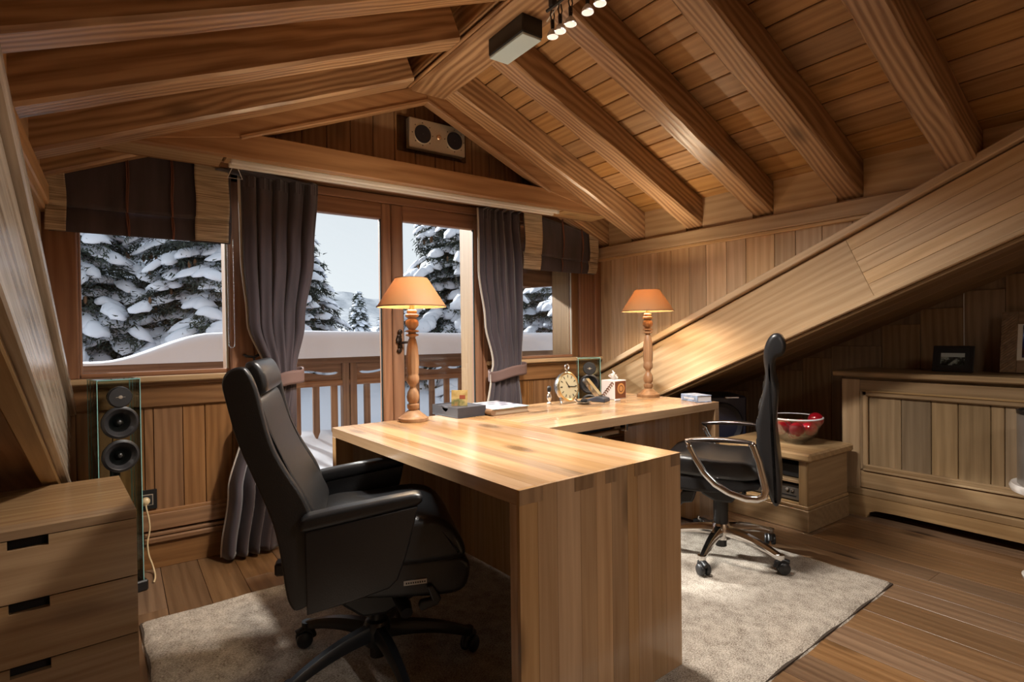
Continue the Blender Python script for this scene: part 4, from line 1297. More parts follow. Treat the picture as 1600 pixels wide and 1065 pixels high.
for k in range(60):
    zz = 1.69 - k * .0095
    ch.ball((.487 , 3.30, zz), .0026, 6, 4)
for k in range(60):
    ch.ball((.515 , 3.295, 1.69 - k * .0095), .0026, 6, 4)
for k in range(7):
    a = math.pi * k / 6
    ch.ball((.501 + .014 * math.cos(a), 3.297, 1.125 - .012 * math.sin(a)), .0026, 6, 4)
tag(ch.build('blind_chain', plain('grey_chain', (.25, .25, .25), .4, .5), smooth=True), 'beaded pull chain hanging from the left roman blind', 'blind chain')

# ------------------------------------------------------------------ ridge fixtures
def build_ridge_light():
    t = thing('ceiling_box_light', 'black box light with pale glass panel under the ridge beam', 'light fixture', (1.475, 1.955, 2.49))
    bx('housing', 0, .115, 0, .275, .012, .094, BLACK, t, .004)
    bx('glass_panel', .004, .111, .004, .271, .0, .0125, plain('frosted_glass', (.50, .62, .68), .2), t, .002)
    bx('mounting_plate', .02, .095, .03, .09, .088, .094, BLACK, t, .002)
build_ridge_light()
def build_halogens():
    bar = thing('cable_bar', 'black cable bar carrying halogen bulbs under the ridge beam', 'light fixture', (1.52, 0, 2.545))
    MB().tube([(0, 1.84, 0), (.0, 1.3, 0)], .007, 8).build('bar', BLACK, bar)
    MB().tube([(.015, 1.86, -.03), (.01, 1.75, .008), (.01, 1.6, .012), (.012, 1.45, .008)], .003, 6).build('cable', WHITE, bar)
    for y in (1.80, 1.40):
        bx('bar_mount', -.014, .014, y - .014, y + .014, 0, .04, BLACK, bar, .003)
    ys = [1.815, 1.765, 1.70, 1.60, 1.53, 1.45]
    refl = plain('reflector_glass', (.75, .73, .72), .12, .5)
    glow = emis('halogen_face', (1.0, .93, .82), .45)
    proto = None
    me = {}
    def mk(nm, mb, mat, smooth=True):
        m = mb.mesh(nm); m.materials.append(mat)
        if smooth: m.polygons.foreach_set('use_smooth', [True] * len(m.polygons))
        return m
    clip = MB()
    for sg in (-1, 1): clip.tube([(sg * .004, 0, -.002), (sg * .011, 0, -.028), (sg * .004, 0, -.05)], .003, 6)
    clip.box(-.008, .008, -.006, .006, -.07, -.045, .002)
    parts = [('clip', mk('clip', clip, BLACK)),
             ('bulb_socket', mk('bulb_socket', MB().lathe([(.007, -.088), (.009, -.07), (.006, -.066)], 12), BLACK)),
             ('reflector', mk('reflector', MB().lathe([(.024, -.118), (.0245, -.114), (.021, -.102), (.014, -.092), (.008, -.086)], 24, cap=False), refl)),
             ('lens', mk('lens', MB().lathe([(.0225, -.1185), (.0235, -.117), (.0005, -.116)], 24), glow))]
    def place(x, y, z, label, grp, power, cone=146):
        t = thing('halogen_bulb', label, 'bulb', (x, y, z), group=grp)
        for nm, m in parts:
            o = bpy.data.objects.new(nm, m); COL.objects.link(o); o.parent = t
        L = lightobj('halogen_beam', 'SPOT', (0, 0, -.125), power, (1.0, .935, .86), t, .05)
        L.data.spot_size = math.radians(cone); L.data.spot_blend = .7
    for q, y in enumerate(ys):
        place(1.53, y, 2.545, 'small halogen bulb on the ridge cable bar, %s from the box light' % ('first', 'second', 'third', 'fourth', 'fifth', 'sixth')[q], 'halogen bulbs on the ridge cable bar', HALOGEN_W)
    for q, (x, y) in enumerate(((1.53, -1.2), (1.53, -1.5), (1.53, -1.8))):  # unseen bulbs added to brighten the foreground and the chest alcove
        place(x, y, 2.545, 'halogen bulb on the ridge behind the viewpoint, %s from the wall' % ('third', 'second', 'first')[q], 'halogen bulbs behind the viewpoint', HALOGEN_W * 1.0, 162)
build_halogens()
# ------------------------------------------------------------------ loudspeakers
CONEM = plain('speaker_cone', (.03, .03, .033), .35)
def driver(parent, cx, cz, r, y, dome=True, emblem=False):
    """round driver facing -y"""
    M = Matrix.Translation((cx, y, cz)) @ Matrix.Rotation(math.pi / 2, 4, 'X')
    b = MB().lathe([(r * .80, -.05), (r * .86, -.012), (r * 1.0, -.004), (r * 1.0, .004), (r * .93, .006)], 40, cap=False).xf(M).build('driver_basket', BLACK, parent, auto=40)
    if emblem:
        MB().lathe([(r * .94, .005), (r * .9, .012), (.001, .013)], 40, cap=False).xf(M).build('driver_cover', plain('cover_black', (.02, .02, .022), .55), b, auto=40)
        bx('emblem', cx - r * .38, cx + r * .38, y - .0145, y - .0135, cz - .0012, cz + .0012, ALU, b, 0)
        MB().lathe([(.0085, .0132), (.007, .0150), (.001, .0154)], 20, cap=False).xf(M).build('emblem', ALU, b)
        return
    MB().lathe([(r * .93, .006), (r * .85, .010), (r * .77, .006), (r * .74, .002), (r * .28, -.022), (r * .26, -.020)], 40, cap=False).xf(M).build('cone', CONEM, b, auto=50)
    MB().lathe([(r * .27, -.021), (r * .23, -.012), (r * .12, -.006), (.001, -.004)], 24, cap=False).xf(M).build('dust_cap', plain('dust_cap', (.03, .03, .03), .3), b, smooth=True)
def tower(loc, rz, label):
    t = thing('tower_speaker', label, 'loudspeaker', loc, rz, group='glass tower loudspeakers in the window corners')
    w, d, h = .166, .15, .985
    g = .006
    for nm, a in (('glass_panel', (-w / 2, w / 2, -d / 2, -d / 2 + g)), ('glass_panel', (-w / 2, w / 2, d / 2 - g, d / 2)), ('glass_panel', (-w / 2, -w / 2 + g, -d / 2 + g, d / 2 - g)), ('glass_panel', (w / 2 - g, w / 2, -d / 2 + g, d / 2 - g))):
        bx(nm, *a, .05, h - g, SPKGLASS, t, 0)
    bx('glass_panel', -w / 2, w / 2, -d / 2, d / 2, h - g, h, SPKGLASS, t, 0)
    e = MB()
    for sx in (-1, 1):
        for sy in (-1, 1):
            x = sx * (w / 2 - .0012); y = sy * (d / 2 - .0012)
            e.box(x - .0014, x + .0014, y - .0014, y + .0014, .05, h)
    for sy in (-1, 1): e.box(-w / 2, w / 2, sy * d / 2 - .0014, sy * d / 2 + .0014, h - .004, h)
    for sx in (-1, 1): e.box(sx * w / 2 - .0014, sx * w / 2 + .0014, -d / 2, d / 2, h - .004, h)
    e.build('glass_edge', GLASSEDGE, t)
    bx('foot', -w / 2 - .015, w / 2 + .015, -d / 2 - .012, d / 2 + .012, 0, .05, BLACK, t, .006)
    driver(t, .0, .905, .048, -d / 2 - .006, emblem=True)
    driver(t, .0, .790, .073, -d / 2 - .006)
    driver(t, .0, .640, .073, -d / 2 - .006)
    MB().tube([(.0, .01, .05), (0, .01, .64)], .02, 12).build('inner_post', BLACK, t, smooth=True)
tower((-.018, 3.125, 0), math.radians(15), 'glass tower loudspeaker behind the drawer unit in the left corner')
tower((2.90, 3.07, 0), math.radians(-38), 'glass tower loudspeaker behind the side desk in the right corner')

def gable_speaker():
    t = thing('wall_speaker', 'twin-driver glass and metal loudspeaker mounted in the gable', 'loudspeaker', (1.63, 3.10, 2.385))
    w, h = .385, .18
    bx('backplate', -w / 2 - .055, w / 2 + .035, -.012, -.001, -h / 2 - .015, h / 2 + .015, glassmat('smoky_glass', (.72, .70, .66), .9), t, .002)
    f = bx('front_panel', -w / 2, w / 2, -.06, -.012, -h / 2, h / 2, ALU, t, .004)
    for cx in (-.105, .115):
        M = Matrix.Translation((cx, -.061, 0)) @ Matrix.Rotation(math.pi / 2, 4, 'X')
        d = MB().lathe([(.058, -.006), (.06, .002), (.056, .004), (.052, .001)], 40, cap=False).xf(M).build('driver_ring', ALU, t, auto=40)
        MB().lathe([(.056, .003), (.046, .007), (.04, .005), (.012, .002), (.001, .005)], 40, cap=False).xf(M).build('driver_cone', plain('cone_navy', (.012, .012, .02), .4), d, auto=50)
        sc = MB()
        for k in range(8):
            a = k * math.pi / 4
            sc.ball((cx + .068 * math.cos(a), -.061, .068 * math.sin(a)), .0035, 8, 6, (1, .6, 1))
        sc.build('screws', BLACK, t)
    MB().ball((.005, -.062, 0), .017, 20, 12, (1, .7, 1)).build('tweeter', plain('copper_dome', (.62, .42, .30), .25, .8), t, smooth=True)
    bx('brass_clip', w / 2 - .03, w / 2 + .03, -.03, -.01, h / 2 + .004, h / 2 + .014, plain('brass', (.6, .42, .18), .3, .9), t, .003)
gable_speaker()

def subwoofer():
    t = thing('subwoofer', 'dark blue-black subwoofer with round driver under the sloping board', 'loudspeaker', (3.62, 2.50, 0), math.radians(-35))
    bx('cabinet', -.19, .19, -.17, .17, .02, .70, plain('navy_lacquer', (.015, .016, .03), .35), t, .012)
    M = Matrix.Translation((0, -.172, .50)) @ Matrix.Rotation(math.pi / 2, 4, 'X')
    MB().lathe([(.155, -.004), (.16, .006), (.15, .012), (.14, .006), (.06, -.03), (.001, -.02)], 48, cap=False).xf(M).build('driver', plain('driver_black', (.02, .02, .026), .3), t, auto=50)
    for sx in (-1, 1):
        for sy in (-1, 1): bx('foot', sx * .15 - .02, sx * .15 + .02, sy * .13 - .02, sy * .13 + .02, 0, .02, BLACK, t, .004)
    bx('slider', .03, .13, -.18, -.171, .685, .697, CHROME, t, .002)
subwoofer()

# ------------------------------------------------------------------ drawer unit
def build_drawers():
    ang = math.atan2(.052, .676)
    t = thing('drawer_unit', 'oak drawer unit with slot handles at the left edge', 'drawer unit', (.041, 2.214, 0), ang)
    w, d, h = .52, .60, .60           # local x from -w to 0, y from 0 to d
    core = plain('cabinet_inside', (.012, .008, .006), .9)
    top = MB().box(-w + .002, -.002, .002, d - .002, h - .026, h - .002).build('top', core, t)
    staves(top, -w, 0, 0, d, h - .028, h, 'y', 6, 31, 'drawer', 'x')
    bx('side_panel', -.02, 0, .0225, d, 0, h - .0285, W('drawer', 'z'), t, .001)
    bx('side_panel', -w, -w + .02, .0225, d, 0, h - .0285, W('drawer', 'z'), t, .001)
    bx('back_panel', -w + .02, -.02, d - .02, d, 0, h - .0285, W('drawer', 'z'), t, .001)
    bx('inner_box', -w + .021, -.021, .045, d - .021, .005, h - .03, core, t, 0)
    sx0, sx1 = -.318, -.224
    zs = [(.010, .190), (.194, .380), (.384, .5695)]
    for z0, z1 in zs:
        a, b = -w + .0005, -.0005
        poly = [(a, z0), (b, z0), (b, z1), (sx1, z1), (sx1, z1 - .030), (sx0, z1 - .030), (sx0, z1), (a, z1)]
        # split in a plain lower board and two upper boards beside the slot so every face stays flat
        fr = MB().box(a, b, 0, .022, z0, z1 - .030).build('drawer_front', W('drawer', 'x'), t)
        m = MB().box(a, sx0, 0, .022, z1 - .030, z1).box(sx1, b, 0, .022, z1 - .030, z1)
        m.build('slot_cheek', W('drawer', 'x'), fr)
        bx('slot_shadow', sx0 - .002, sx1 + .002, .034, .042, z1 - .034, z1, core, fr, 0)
build_drawers()

# socket, plug and cable
def build_socket():
    t = thing('wall_socket', 'black wall socket plate on the wainscot beside the left speaker', 'socket', (.105, YW - .012, .352))
    bx('plate', -.045, .045, -.010, 0, -.05, .05, BLACK, t, .003)
    bx('inner_frame', -.028, .028, -.0125, -.009, -.028, .028, ALU, t, .001)
    bx('socket_face', -.024, .024, -.0135, -.010, -.024, .024, plain('socket_dark', (.03, .03, .03), .4), t, .001)
    c = thing('power_cable', 'cream plug and power cable hanging from the wall socket', 'cable', (.10, YW - .03, .35))
    M = Matrix.Translation((.0, -.012, .002)) @ Matrix.Rotation(math.pi / 2, 4, 'X')
    MB().lathe([(.019, -.006), (.02, .0), (.017, .016), (.009, .022), (.001, .023)], 20).xf(M).build('plug', CREAM, c, auto=40)
    pts = [(.0, -.025, .0), (.002, -.028, -.03), (.012, -.03, -.09), (.014, -.032, -.14), (.004, -.035, -.20), (.008, -.04, -.26), (.022, -.05, -.31), (.028, -.065, -.335), (.030, -.10, -.342), (.028, -.15, -.344), (.02, -.20, -.345)]
    sp = []
    for i in range(len(pts) - 1):
        p0 = Vector(pts[max(i - 1, 0)]); p1 = Vector(pts[i]); p2 = Vector(pts[i + 1]); p3 = Vector(pts[min(i + 2, len(pts) - 1)])
        for k in range(6):
            u = k / 6
            sp.append(.5 * ((2 * p1) + (p2 - p0) * u + (2 * p0 - 5 * p1 + 4 * p2 - p3) * u * u + (3 * p1 - p0 - 3 * p2 + p3) * u ** 3))
    MB().tube(sp, .0042, 8).build('cord', CREAM, c, smooth=True)
build_socket()

# ------------------------------------------------------------------ chest and things on it
def build_chest():
    t = thing('chest', 'large antique oak chest with panelled front against the right wall', 'chest', (3.79, 1.66, 0))
    # local: x into the wall (0..0.46), y from 0 (left end) to -1.5
    L = -1.5
    m = W('chest')
    d = .46
    bx('body', .03, d, L + .02, -.012, .16, .868, W('chest', 'y'), t, 0)
    top = bx('lid', -.035, d, L - .03, .045, .872, .905, W('chest', 'y'), t, .008)
    bx('lid_moulding', -.018, d, L - .02, .03, .852, .872, W('chest', 'y'), top, .008)
    plank('corner_stile', (0, -.053, .17), (0, -.053, .855), .106, .03, (-1, 0, 0), m, t, .003)
    plank('end_board', (.23, 0, .17), (.23, 0, .855), .44, .02, (0, 1, 0), m, t, .003)
    plank('top_rail', (0, -.107, .822), (0, L, .822), .062, .03, (-1, 0, 0), m, t, .003)
    plank('bottom_rail', (0, -.107, .230), (0, L, .230), .105, .03, (-1, 0, 0), m, t, .003)
    # mitred moulding round the panel
    for (a, b) in (((-.006, -.107, .772), (-.006, L, .772)), ((-.006, -.107, .304), (-.006, L, .304))):
        plank('panel_moulding', a, b, .042, .03, (-1, 0, 0), m, t, .012)
        z = a[2]
        plank('panel_bead', (-.012, -.125, z + (.012 if z > .5 else -.012)), (-.012, L, z + (.012 if z > .5 else -.012)), .012, .012, (-1, 0, 0), m, t, .005)
    plank('panel_moulding', (-.006, -.128, .285), (-.006, -.128, .79), .042, .03, (-1, 0, 0), m, t, .012)
    plank('panel_bead', (-.012, -.118, .295), (-.012, -.118, .785), .012, .012, (-1, 0, 0), m, t, .005)
    ys = [-.15, -.325, -.475, -.60, -.742, -.80, -.95, -1.12, -1.3, -1.48]
    for a, b in zip(ys[:-1], ys[1:]):
        plank('panel_board', (.016, (a + b) / 2, .31), (.016, (a + b) / 2, .77), a - b - .003, .014, (-1, 0, 0), W('chestpanel'), t, .003)
    # plinth with bracket foot
    poly = [(.02, 0), (.02, .13), (L, .13), (L, .035 + .02), (-.30, .055), (-.20, .05), (-.165, .035), (-.15, .0)]
    p = MB().prism(poly, -.022, .0, 'x').build('plinth', W('chest', 'y'), t)
    plank('plinth_moulding', (-.016, .016, .150), (-.016, L, .150), .045, .03, (-1, 0, 0), m, t, .012)
    MB().prism([(-.022, 0), (.06, 0), (.09, .05), (d, .05), (d, .13), (-.022, .13)], 0.0, .02, 'y').build('plinth_return', W('chest', 'x'), t)
    MB().box(.42, d, L, -.02, 0, .16).build('rear_foot', W('dark', 'y'), t)
build_chest()

def photo_mat(name, kind):
    m, nt, b = _new(name)
    N, Lk = nt.nodes.new, nt.links.new
    tc = N('ShaderNodeTexCoord')
    n = N('ShaderNodeTexNoise'); n.inputs['Scale'].default_value = 28 if kind == 'group' else 10; n.inputs['Detail'].default_value = 3
    Lk(tc.outputs['Object'], n.inputs['Vector'])
    cr = N('ShaderNodeValToRGB')
    if kind == 'group':
        cols = [(.36, (.01, .012, .012)), (.5, (.05, .06, .055)), (.62, (.35, .42, .38)), (.75, (.10, .05, .04))]
    elif kind == 'blue':
        cols = [(.38, (.05, .02, .02)), (.47, (.02, .04, .16)), (.56, (.30, .42, .75)), (.68, (.04, .03, .05))]
    else:
        cols = [(.36, (.22, .15, .05)), (.5, (.40, .30, .13)), (.6, (.10, .12, .05)), (.72, (.42, .20, .08))]
    while len(cr.color_ramp.elements) < len(cols): cr.color_ramp.elements.new(.5)
    for e, (p, c) in zip(cr.color_ramp.elements, cols): e.position = p; e.color = (*c, 1)
    Lk(n.outputs['Fac'], cr.inputs[0]); Lk(cr.outputs[0], b.inputs['Base Color'])
    b.inputs['Roughness'].default_value = .25
    return m
def build_frames():
    lean = math.radians(14)
    t = thing('photo_frame', 'small black photo frame standing on the chest', 'photo frame', (4.04, 1.155, .9090))
    t.rotation_euler = (0, lean, 0)
    # local x depth, y width, z height; faces -x
    w, h = .20, .158
    bx('frame', 0, .012, -w / 2, w / 2, 0, h, BLACK, t, .003)
    bx('mat_board', -.0012, .002, -w / 2 + .02, w / 2 - .02, .02, h - .02, plain('mat_black', (.01, .012, .012), .6), t, 0)
    bx('photograph', -.0022, .0, -.058, .058, .038, .088, photo_mat('group_photo', 'group'), t, 0)
    bx('photo_sky', -.0022, .0, -.058, .058, .088, .112, plain('photo_sky', (.48, .56, .54), .25), t, 0)
    s = bx('strut', .010, .016, -.03, .03, .0, .075, BLACK, t, .001)
    s.rotation_euler = (0, -math.radians(32), 0); s.location = (.036, 0, .062)
    t = thing('herringbone_frame', 'wide herringbone wood picture frame leaning on the wall above the chest', 'picture frame', (4.12, .955, .9100))
    t.rotation_euler = (0, math.radians(10), 0)
    w, h, b = .42, .352, .072
    for nm, a in (('frame_side', (0, .022, -b, 0, 0, h)), ('frame_side', (0, .022, -w, -w + b, 0, h)), ('frame_rail', (0, .022, -w + b, -b, 0, b)), ('frame_rail', (0, .022, -w + b, -b, h - b, h))):
        f = bx(nm, *a, W('dark', 'y'), t, .003)
    k = 0
    z = -.05
    while z < h:
        # slanting slips of the herringbone veneer on the visible side
        z0, z1 = z, z + .062
        poly = [(-.002, z0 + .0), (-.070, z0 + .062), (-.070, z0 + .074), (-.002, z0 + .012)]
        poly = [(y, min(max(q, .001), h - .001)) for y, q in poly]
        if len(set(round(q[1], 4) for q in poly)) > 1:
            MB().prism(poly, -.0045, .001, 'x').build('veneer_slip', W('dark', 'z'), t)
        z += .0165
    bx('mat_board', .004, .010, -w + b, -b, b, h - b, plain('mat_cream', (.72, .66, .55), .6), t, 0)
    bx('picture', .002, .006, -w + b + .022, -b - .022, b + .016, h - b - .004, photo_mat('blue_picture', 'blue'), t, 0)
build_frames()
wire = MB().tube([(4.262, 1.155, 1.06), (4.262, 1.155, 1.383)], .0022, 6).build('white_cable', WHITE)
tag(wire, 'thin white cable running up the dark wall above the small black frame', 'cable')

# ------------------------------------------------------------------ low cabinet with bowl
def build_low_cabinet():
    t = thing('low_cabinet', 'low oak media cabinet with open front under the sloping board', 'cabinet', (3.22, 1.60, 0))
    D, L = .50, .56      # x depth, y length (away from the camera)
    m = 'chest'
    bx('plinth', -.012, D, -.012, L, 0, .125, W(m, 'y'), t, .004)
    bx('plinth_moulding', -.008, D, -.008, L, .125, .148, W(m, 'y'), t, .008)
    bx('end_panel', .02, D, 0, .02, .148, .41, W(m, 'x'), t, .002)
    bx('end_panel', .02, D, L - .02, L, .148, .41, W(m, 'x'), t, .002)
    bx('back_panel', D - .02, D, .02, L - .02, .148, .41, W('dark', 'y'), t, .001)
    bx('stile', 0, .02, 0, .05, .148, .41, W(m, 'z'), t, .003)
    bx('stile', 0, .02, L - .05, L, .148, .41, W(m, 'z'), t, .003)
    bx('shelf', .01, D - .02, .02, L - .02, .268, .286, W(m, 'y'), t, .002)
    tp = bx('top', -.035, D + .01, -.035, L + .02, .41, .458, W(m, 'y'), t, .012)
    r = thing('media_receiver', 'grey media receiver with silver knobs inside the low cabinet', 'receiver', (3.26, 1.655, .1485))
    bx('case', 0, .34, 0, .40, .008, .10, plain('receiver_grey', (.10, .085, .07), .4, .3), r, .004)
    for y in (.05, .08):
        k = MB().lathe([(.010, 0), (.010, .012), (.008, .014), (.001, .014)], 16).xf(Matrix.Translation((0, y, .07)) @ Matrix.Rotation(-math.pi / 2, 4, 'Y')); k.build('knob', CHROME, r, auto=40)
    bx('slot', -.001, .002, .03, .14, .028, .036, BLACK, r, 0)
    bx('foot', .02, .32, .02, .38, 0, .008, BLACK, r, 0)
    b = thing('media_box', 'black media box on the shelf of the low cabinet', 'media box', (3.27, 1.64, .2865))
    bx('case', 0, .32, 0, .44, .006, .08, BLACK, b, .004)
    bx('foot', .02, .30, .02, .42, 0, .006, BLACK, b, 0)
build_low_cabinet()
def build_bowl():
    cx, cy, cz = 3.47, 1.80, .4585
    g = glassmat('bowl_glass', (.95, .96, .96), .5)
    t = thing('glass_bowl', 'clear glass bowl of red balls on the low cabinet', 'bowl', (cx, cy, cz))
    R = .155
    MB().lathe([(.05, .0), (.055, .006), (.10, .03), (.135, .075), (R, .14), (R + .006, .165), (R + .001, .166), (R - .005, .14), (.13, .078), (.096, .036), (.05, .012), (.001, .011)], 56, cap=False).build('bowl_wall', g, t, smooth=True)
    MB().lathe([(R + .007, .160), (R + .008, .166), (R + .002, .168), (R - .001, .164)], 56, cap=False).build('rim', plain('glass_rim', (.70, .70, .72), .1), t, smooth=True)
    red = plain('red_glass', (.22, .004, .010), .08, coat=.6)
    sil = plain('cap_silver', (.5, .48, .45), .3, .9)
    bm = MB().ball((0, 0, 0), .047, 24, 16).mesh('ball'); bm.materials.append(red); bm.polygons.foreach_set('use_smooth', [True] * len(bm.polygons))
    pos = [(0, 0, .066), (.085, 0, .095), (.026, .081, .095), (-.069, .05, .095), (-.069, -.05, .095), (.026, -.081, .095), (.088, -.088, .145)]
    lab = ['shiny red ball heaped in the clear glass bowl'] * 6 + ['shiny red ball resting on the right rim of the glass bowl']
    for p, lb in zip(pos, lab):
        o = bpy.data.objects.new('red_ball', bm); COL.objects.link(o); o.location = (cx + p[0], cy + p[1], cz + p[2])
        tag(o, lb, 'ball', 'red balls in the glass bowl')
build_bowl()

# round grey holder on a white stand at the right edge
def build_holder():
    t = thing('umbrella_holder', 'grey metal cylinder on a white ring stand at the right edge', 'holder', (3.47, .575, 0))
    gm = plain('grey_metal', (.33, .30, .27), .38, .6, noise=.08, nscale=14)
    MB().lathe([(.145, .0), (.148, .012), (.12, .022), (.03, .035), (.022, .06), (.022, .40)], 40).build('foot', plain('white_gloss', (.72, .68, .64), .2), t, auto=40)
    MB().lathe([(.10, .395), (.185, .405), (.192, .425), (.185, .44), (.15, .43)], 48).build('ring', MATS['white_gloss'], t, auto=50)
    MB().lathe([(.155, .43), (.163, .44), (.163, .775), (.158, .775), (.158, .445), (.001, .445)], 48, cap=False).build('cylinder', gm, t, auto=40)
    MB().lathe([(.165, .765), (.166, .78), (.157, .782), (.155, .77)], 48, cap=False).build('rim', BLACK, t, auto=40)
build_holder()

# ------------------------------------------------------------------ things on the desks
def R2(x, y):       # desk frame to world
    c, s = math.cos(DA), math.sin(DA)
    return (.855 + c * x - s * y, 1.175 + s * x + c * y)
ZT = .7505
def build_desk_items():
    # letter tray
    t = thing('letter_tray', 'black leather letter box with a finger notch on the front desk', 'letter tray', (1.362, 2.375, ZT), math.radians(5))
    w, l, h = .175, .235, .052
    lm = plain('navy_leather', (.045, .045, .055), .45, bump=.1, nscale=200)
    bx('base', 0, w, 0, l, 0, .006, lm, t, .001)
    bx('wall', 0, w, 0, .006, .006, h, lm, t, .001); bx('wall', 0, w, l - .006, l, .006, h, lm, t, .001)
    bx('wall', w - .006, w, .006, l - .006, .006, h, lm, t, .001)
    n = 10
    notch = [(l * .5 + .032 * math.cos(math.pi * k / n), h - .028 * math.sin(math.pi * k / n)) for k in range(n + 1)]
    poly = [(.006, .006), (l - .006, .006), (l - .006, h)] + notch + [(.006, h)]
    MB().prism(poly, 0, .006, 'x').build('notched_wall', lm, t)
    bx('lid', .0065, w - .0065, .0065, l - .0065, .040, .048, lm, t, .001)
    c = thing('picture_card', 'small printed card standing in the black letter box', 'card', (1.425, 2.47, ZT + .0485), math.radians(-42))
    c.rotation_euler = (math.radians(-8), 0, math.radians(-40))
    bx('card', -.042, .042, 0, .003, 0.0004, .082, photo_mat('card_picture', 'card'), c, .0005)
    bx('print', .0, .030, -.0006, .001, .036, .056, plain('card_print', (.20, .045, .02), .5), c, 0)
    # big book
    x, y = R2(.68, 1.10)
    b = thing('picture_book', 'large book with a printed pale cover beside the letter box', 'book', (1.545, 2.335, ZT), math.radians(3))
    bx('pages', .006, .235, .006, .29, .004, .030, plain('page_edge', (.42, .32, .22), .8), b, .001)
    pm, nt, bb = _new('book_cover_print')
    N, Lk = nt.nodes.new, nt.links.new
    tc = N('ShaderNodeTexCoord'); br = N('ShaderNodeTexBrick'); br.inputs['Scale'].default_value = 7
    br.inputs['Color1'].default_value = (.05, .04, .10, 1); br.inputs['Color2'].default_value = (.45, .62, .58, 1); br.inputs['Mortar'].default_value = (.45, .44, .50, 1)
    br.inputs['Mortar Size'].default_value = .11; br.inputs['Row Height'].default_value = .42; br.inputs['Brick Width'].default_value = .55
    Lk(tc.outputs['Object'], br.inputs['Vector']); Lk(br.outputs[0], bb.inputs['Base Color']); bb.inputs['Roughness'].default_value = .3
    bx('front_cover', 0, .24, 0, .296, .030, .034, pm, b, .001)
    bx('back_cover', 0, .24, 0, .296, 0, .004, plain('cover_brown', (.22, .13, .07), .5), b, .001)
    MB().tube([(.002, .002, .017), (.002, .294, .017)], .016, 12).build('spine', MATS['cover_brown'], b)
    # clock
    gold = plain('clock_brass', (.62, .48, .26), .22, .9); sil = plain('clock_silver', (.72, .72, .72), .14, .95)
    k = thing('desk_clock', 'round silver and brass desk clock with ring handle on the side desk', 'clock', (2.165, 2.475, ZT), math.radians(4))
    k.scale = (1.14, 1.14, 1.14)
    M = Matrix.Translation((0, 0, .088)) @ Matrix.Rotation(math.radians(82), 4, 'X')
    MB().lathe([(.045, -.045), (.062, -.036), (.073, -.015), (.076, .0), (.074, .008), (.067, .011)], 48).xf(M).build('case', sil, k, auto=50)
    bz = MB().lathe([(.076, .004), (.077, .010), (.070, .015), (.064, .011)], 48, cap=False).xf(M).build('bezel', gold, k, auto=50)
    fc = MB().lathe([(.065, .0112), (.001, .0118)], 48, cap=False).xf(M).build('dial', plain('dial_cream', (.50, .44, .28), .35), k)
    for a in range(12):
        MB().box(-.0022, .0022, .046, .060, .0122, .0130).xf(Matrix.Rotation(a * math.pi / 6, 4, 'Z')).xf(M).build('hour_mark', BLACK, fc)
    for an, ln, nm in ((math.radians(35), .032, 'hour_hand'), (math.radians(-95), .048, 'minute_hand')):
        MB().box(-.002, .002, -.008, ln, .0135, .0145).xf(Matrix.Rotation(an, 4, 'Z')).xf(M).build(nm, BLACK, fc)
    MB().lathe([(.004, .012), (.004, .016), (.001, .017)], 12).xf(M).build('hand_boss', BLACK, fc)
    MB().tube([(0, 0, .16), (0, 0, .18)], .006, 10).build('crown', sil, k)
    MB().tube([(.014 * math.cos(a), 0, .190 + .014 * math.sin(a)) for a in [i * math.pi / 10 for i in range(21)]], .0035, 8).build('ring', sil, k, smooth=True)
    for sx in (-1, 1):
        MB().tube([(sx * .048, .0, .034), (sx * .055, -.012, .012), (sx * .06, -.016, .0)], [.008, .006, .009], 8).build('foot', sil, k, smooth=True)
    MB().tube([(0, .03, .04), (0, .05, .0)], .006, 8).build('foot', sil, k, smooth=True)
    # figurine
    f = thing('figurine', 'small dark and silver figurine on the far edge of the side desk', 'figurine', (2.06, 2.515, ZT))
    MB().lathe([(.013, 0), (.014, .006), (.009, .012), (.006, .018), (.012, .03), (.016, .042), (.010, .058), (.006, .066), (.008, .072)], 16).build('figure_base', sil, f, smooth=True)
    MB().ball((0, 0, .090), .012, 12, 10, (1, 1, 1.8)).build('figure_head', plain('dark_iron', (.03, .028, .028), .35, .7), f, smooth=True)
    # dish with a black lump
    d = thing('trinket_dish', 'shallow metal dish in front of the desk clock', 'dish', (2.225, 2.395, ZT))
    MB().lathe([(.018, 0), (.03, .004), (.045, .014), (.043, .015), (.028, .007), (.001, .004)], 28, cap=False).build('dish', plain('dish_metal', (.25, .23, .20), .25, .8), d, smooth=True)
    p = MB().ball((2.225, 2.395, ZT + .02), .022, 14, 8, (1.1, .8, .6)).build('black_pouch', plain('black_fabric', (.012, .011, .012), .85), smooth=True)
    tag(p, 'small black pouch lying in the metal dish', 'pouch')
    # phone
    ph = thing('desk_phone', 'dark cordless phone leaning in its cradle on the side desk', 'phone', (2.375, 2.435, ZT), math.radians(-68))
    MB().prism([(-.065, 0), (.065, 0), (.06, .022), (.01, .034), (-.06, .012)], -.045, .045, 'y').build('cradle', plain('phone_blue_black', (.03, .035, .05), .35), ph, bevel=.005)
    hs = MB().box(-.0125, .0125, -.026, .026, 0, .155, .008).xf(Matrix.Translation((.02, 0, .02)) @ Matrix.Rotation(math.radians(-42), 4, 'Y')).build('handset', BLACK, ph)
    sc = MB().box(.012, .0145, -.021, .021, .015, .145, .001).xf(Matrix.Translation((.02, 0, .02)) @ Matrix.Rotation(math.radians(-42), 4, 'Y')).build('handset_face', plain('phone_gold', (.42, .33, .17), .3, .6), hs)
    st = MB().box(-.0135, .0135, -.0275, -.0255, .0, .15, .001).xf(Matrix.Translation((.02, 0, .02)) @ Matrix.Rotation(math.radians(-42), 4, 'Y')).build('handset_trim', CHROME, hs)
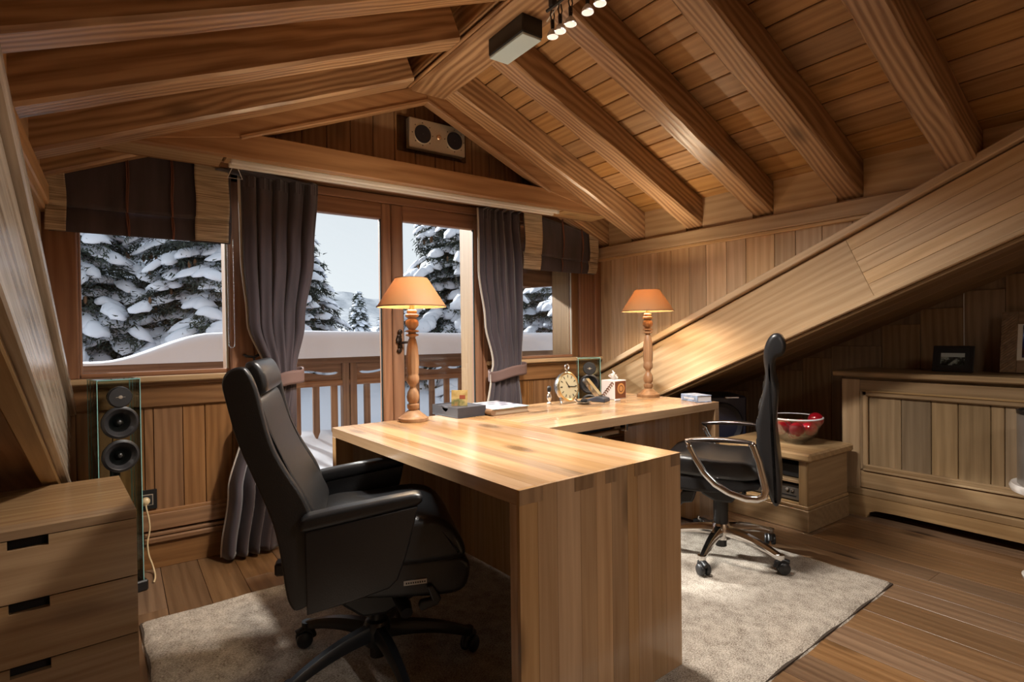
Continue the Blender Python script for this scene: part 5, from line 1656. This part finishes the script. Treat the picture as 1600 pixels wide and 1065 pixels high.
    pl = bx('pen_cap', 2.455, 2.495, 2.36, 2.375, ZT, ZT + .011, plain('grey_cap', (.45, .45, .47), .3), None, .003)
    tag(pl, 'small grey pen cap beside the phone', 'pen cap')
    # tissues
    ts = thing('tissue_box', 'white and brown patterned tissue box beside the lamp', 'tissue box', (2.555, 2.475, ZT), math.radians(2.75))
    tm = plain('box_white', (.75, .70, .66), .6)
    bx('carton', -.055, .055, -.055, .055, 0, .118, tm, ts, .002)
    rb = plain('box_brown', (.17, .055, .022), .5)
    bx('printed_face', -.05, .05, -.0562, -.054, .006, .112, rb, ts, 0)
    M = Matrix.Translation((.004, -.0566, .066)) @ Matrix.Rotation(math.pi / 2, 4, 'X')
    MB().lathe([(.034, 0), (.022, .0004)], 32, cap=False).xf(M).build('printed_ring', plain('box_orange', (.62, .30, .10), .5), ts)
    MB().lathe([(.016, .0002), (.001, .0006)], 32, cap=False).xf(M).build('printed_disc', MATS['box_orange'], ts)
    for i in range(7):
        z = .095 - i * .0125
        MB().tube([(-.0562, -.05 + .012 * i, z), (-.0562, -.038 + .012 * i, z + .012), (-.0562, -.026 + .012 * i, z + .006)], .0034, 6).build('printed_stripe', rb, ts)
    def tf(u, v):
        a = (u - .5) * 1.5
        return ((u - .5) * .05 + .016 * math.sin(v * 5 + u * 7), .018 * math.sin(u * 9 + v * 3) * (v + .2), .114 + .062 * v * (1 - .45 * abs(u - .45) * 2) + .006 * math.sin(u * 14))
    MB().grid(tf, 16, 10).build('tissue', plain('tissue_white', (.86, .85, .85), .9), ts, smooth=True).modifiers.new('thick', 'SOLIDIFY').thickness = .002
    # blue book
    k = thing('blue_book', 'thick pale blue book lying near the end of the side desk', 'book', (2.76, 2.0, ZT), math.radians(-16))
    bx('pages', .003, .098, .003, .15, .004, .036, plain('paper', (.70, .70, .72), .8), k, .001)
    cv = plain('cover_blue', (.30, .40, .58), .35, noise=.5, nscale=25)
    bx('front_cover', 0, .10, 0, .153, .036, .039, cv, k, .001)
    bx('back_cover', 0, .10, 0, .153, 0, .004, cv, k, .001)
    bx('spine', -.004, .0, 0, .153, 0, .039, cv, k, .001)
    m = MB()
    r = random.Random(3)
    y = .03
    while y < .12:
        w = r.uniform(.004, .008); m.box(-.0046, -.004, y, y + w, .014, .024); y += w + .003
    m.build('spine_lettering', plain('lettering_white', (.8, .8, .82), .5), k)
build_desk_items()
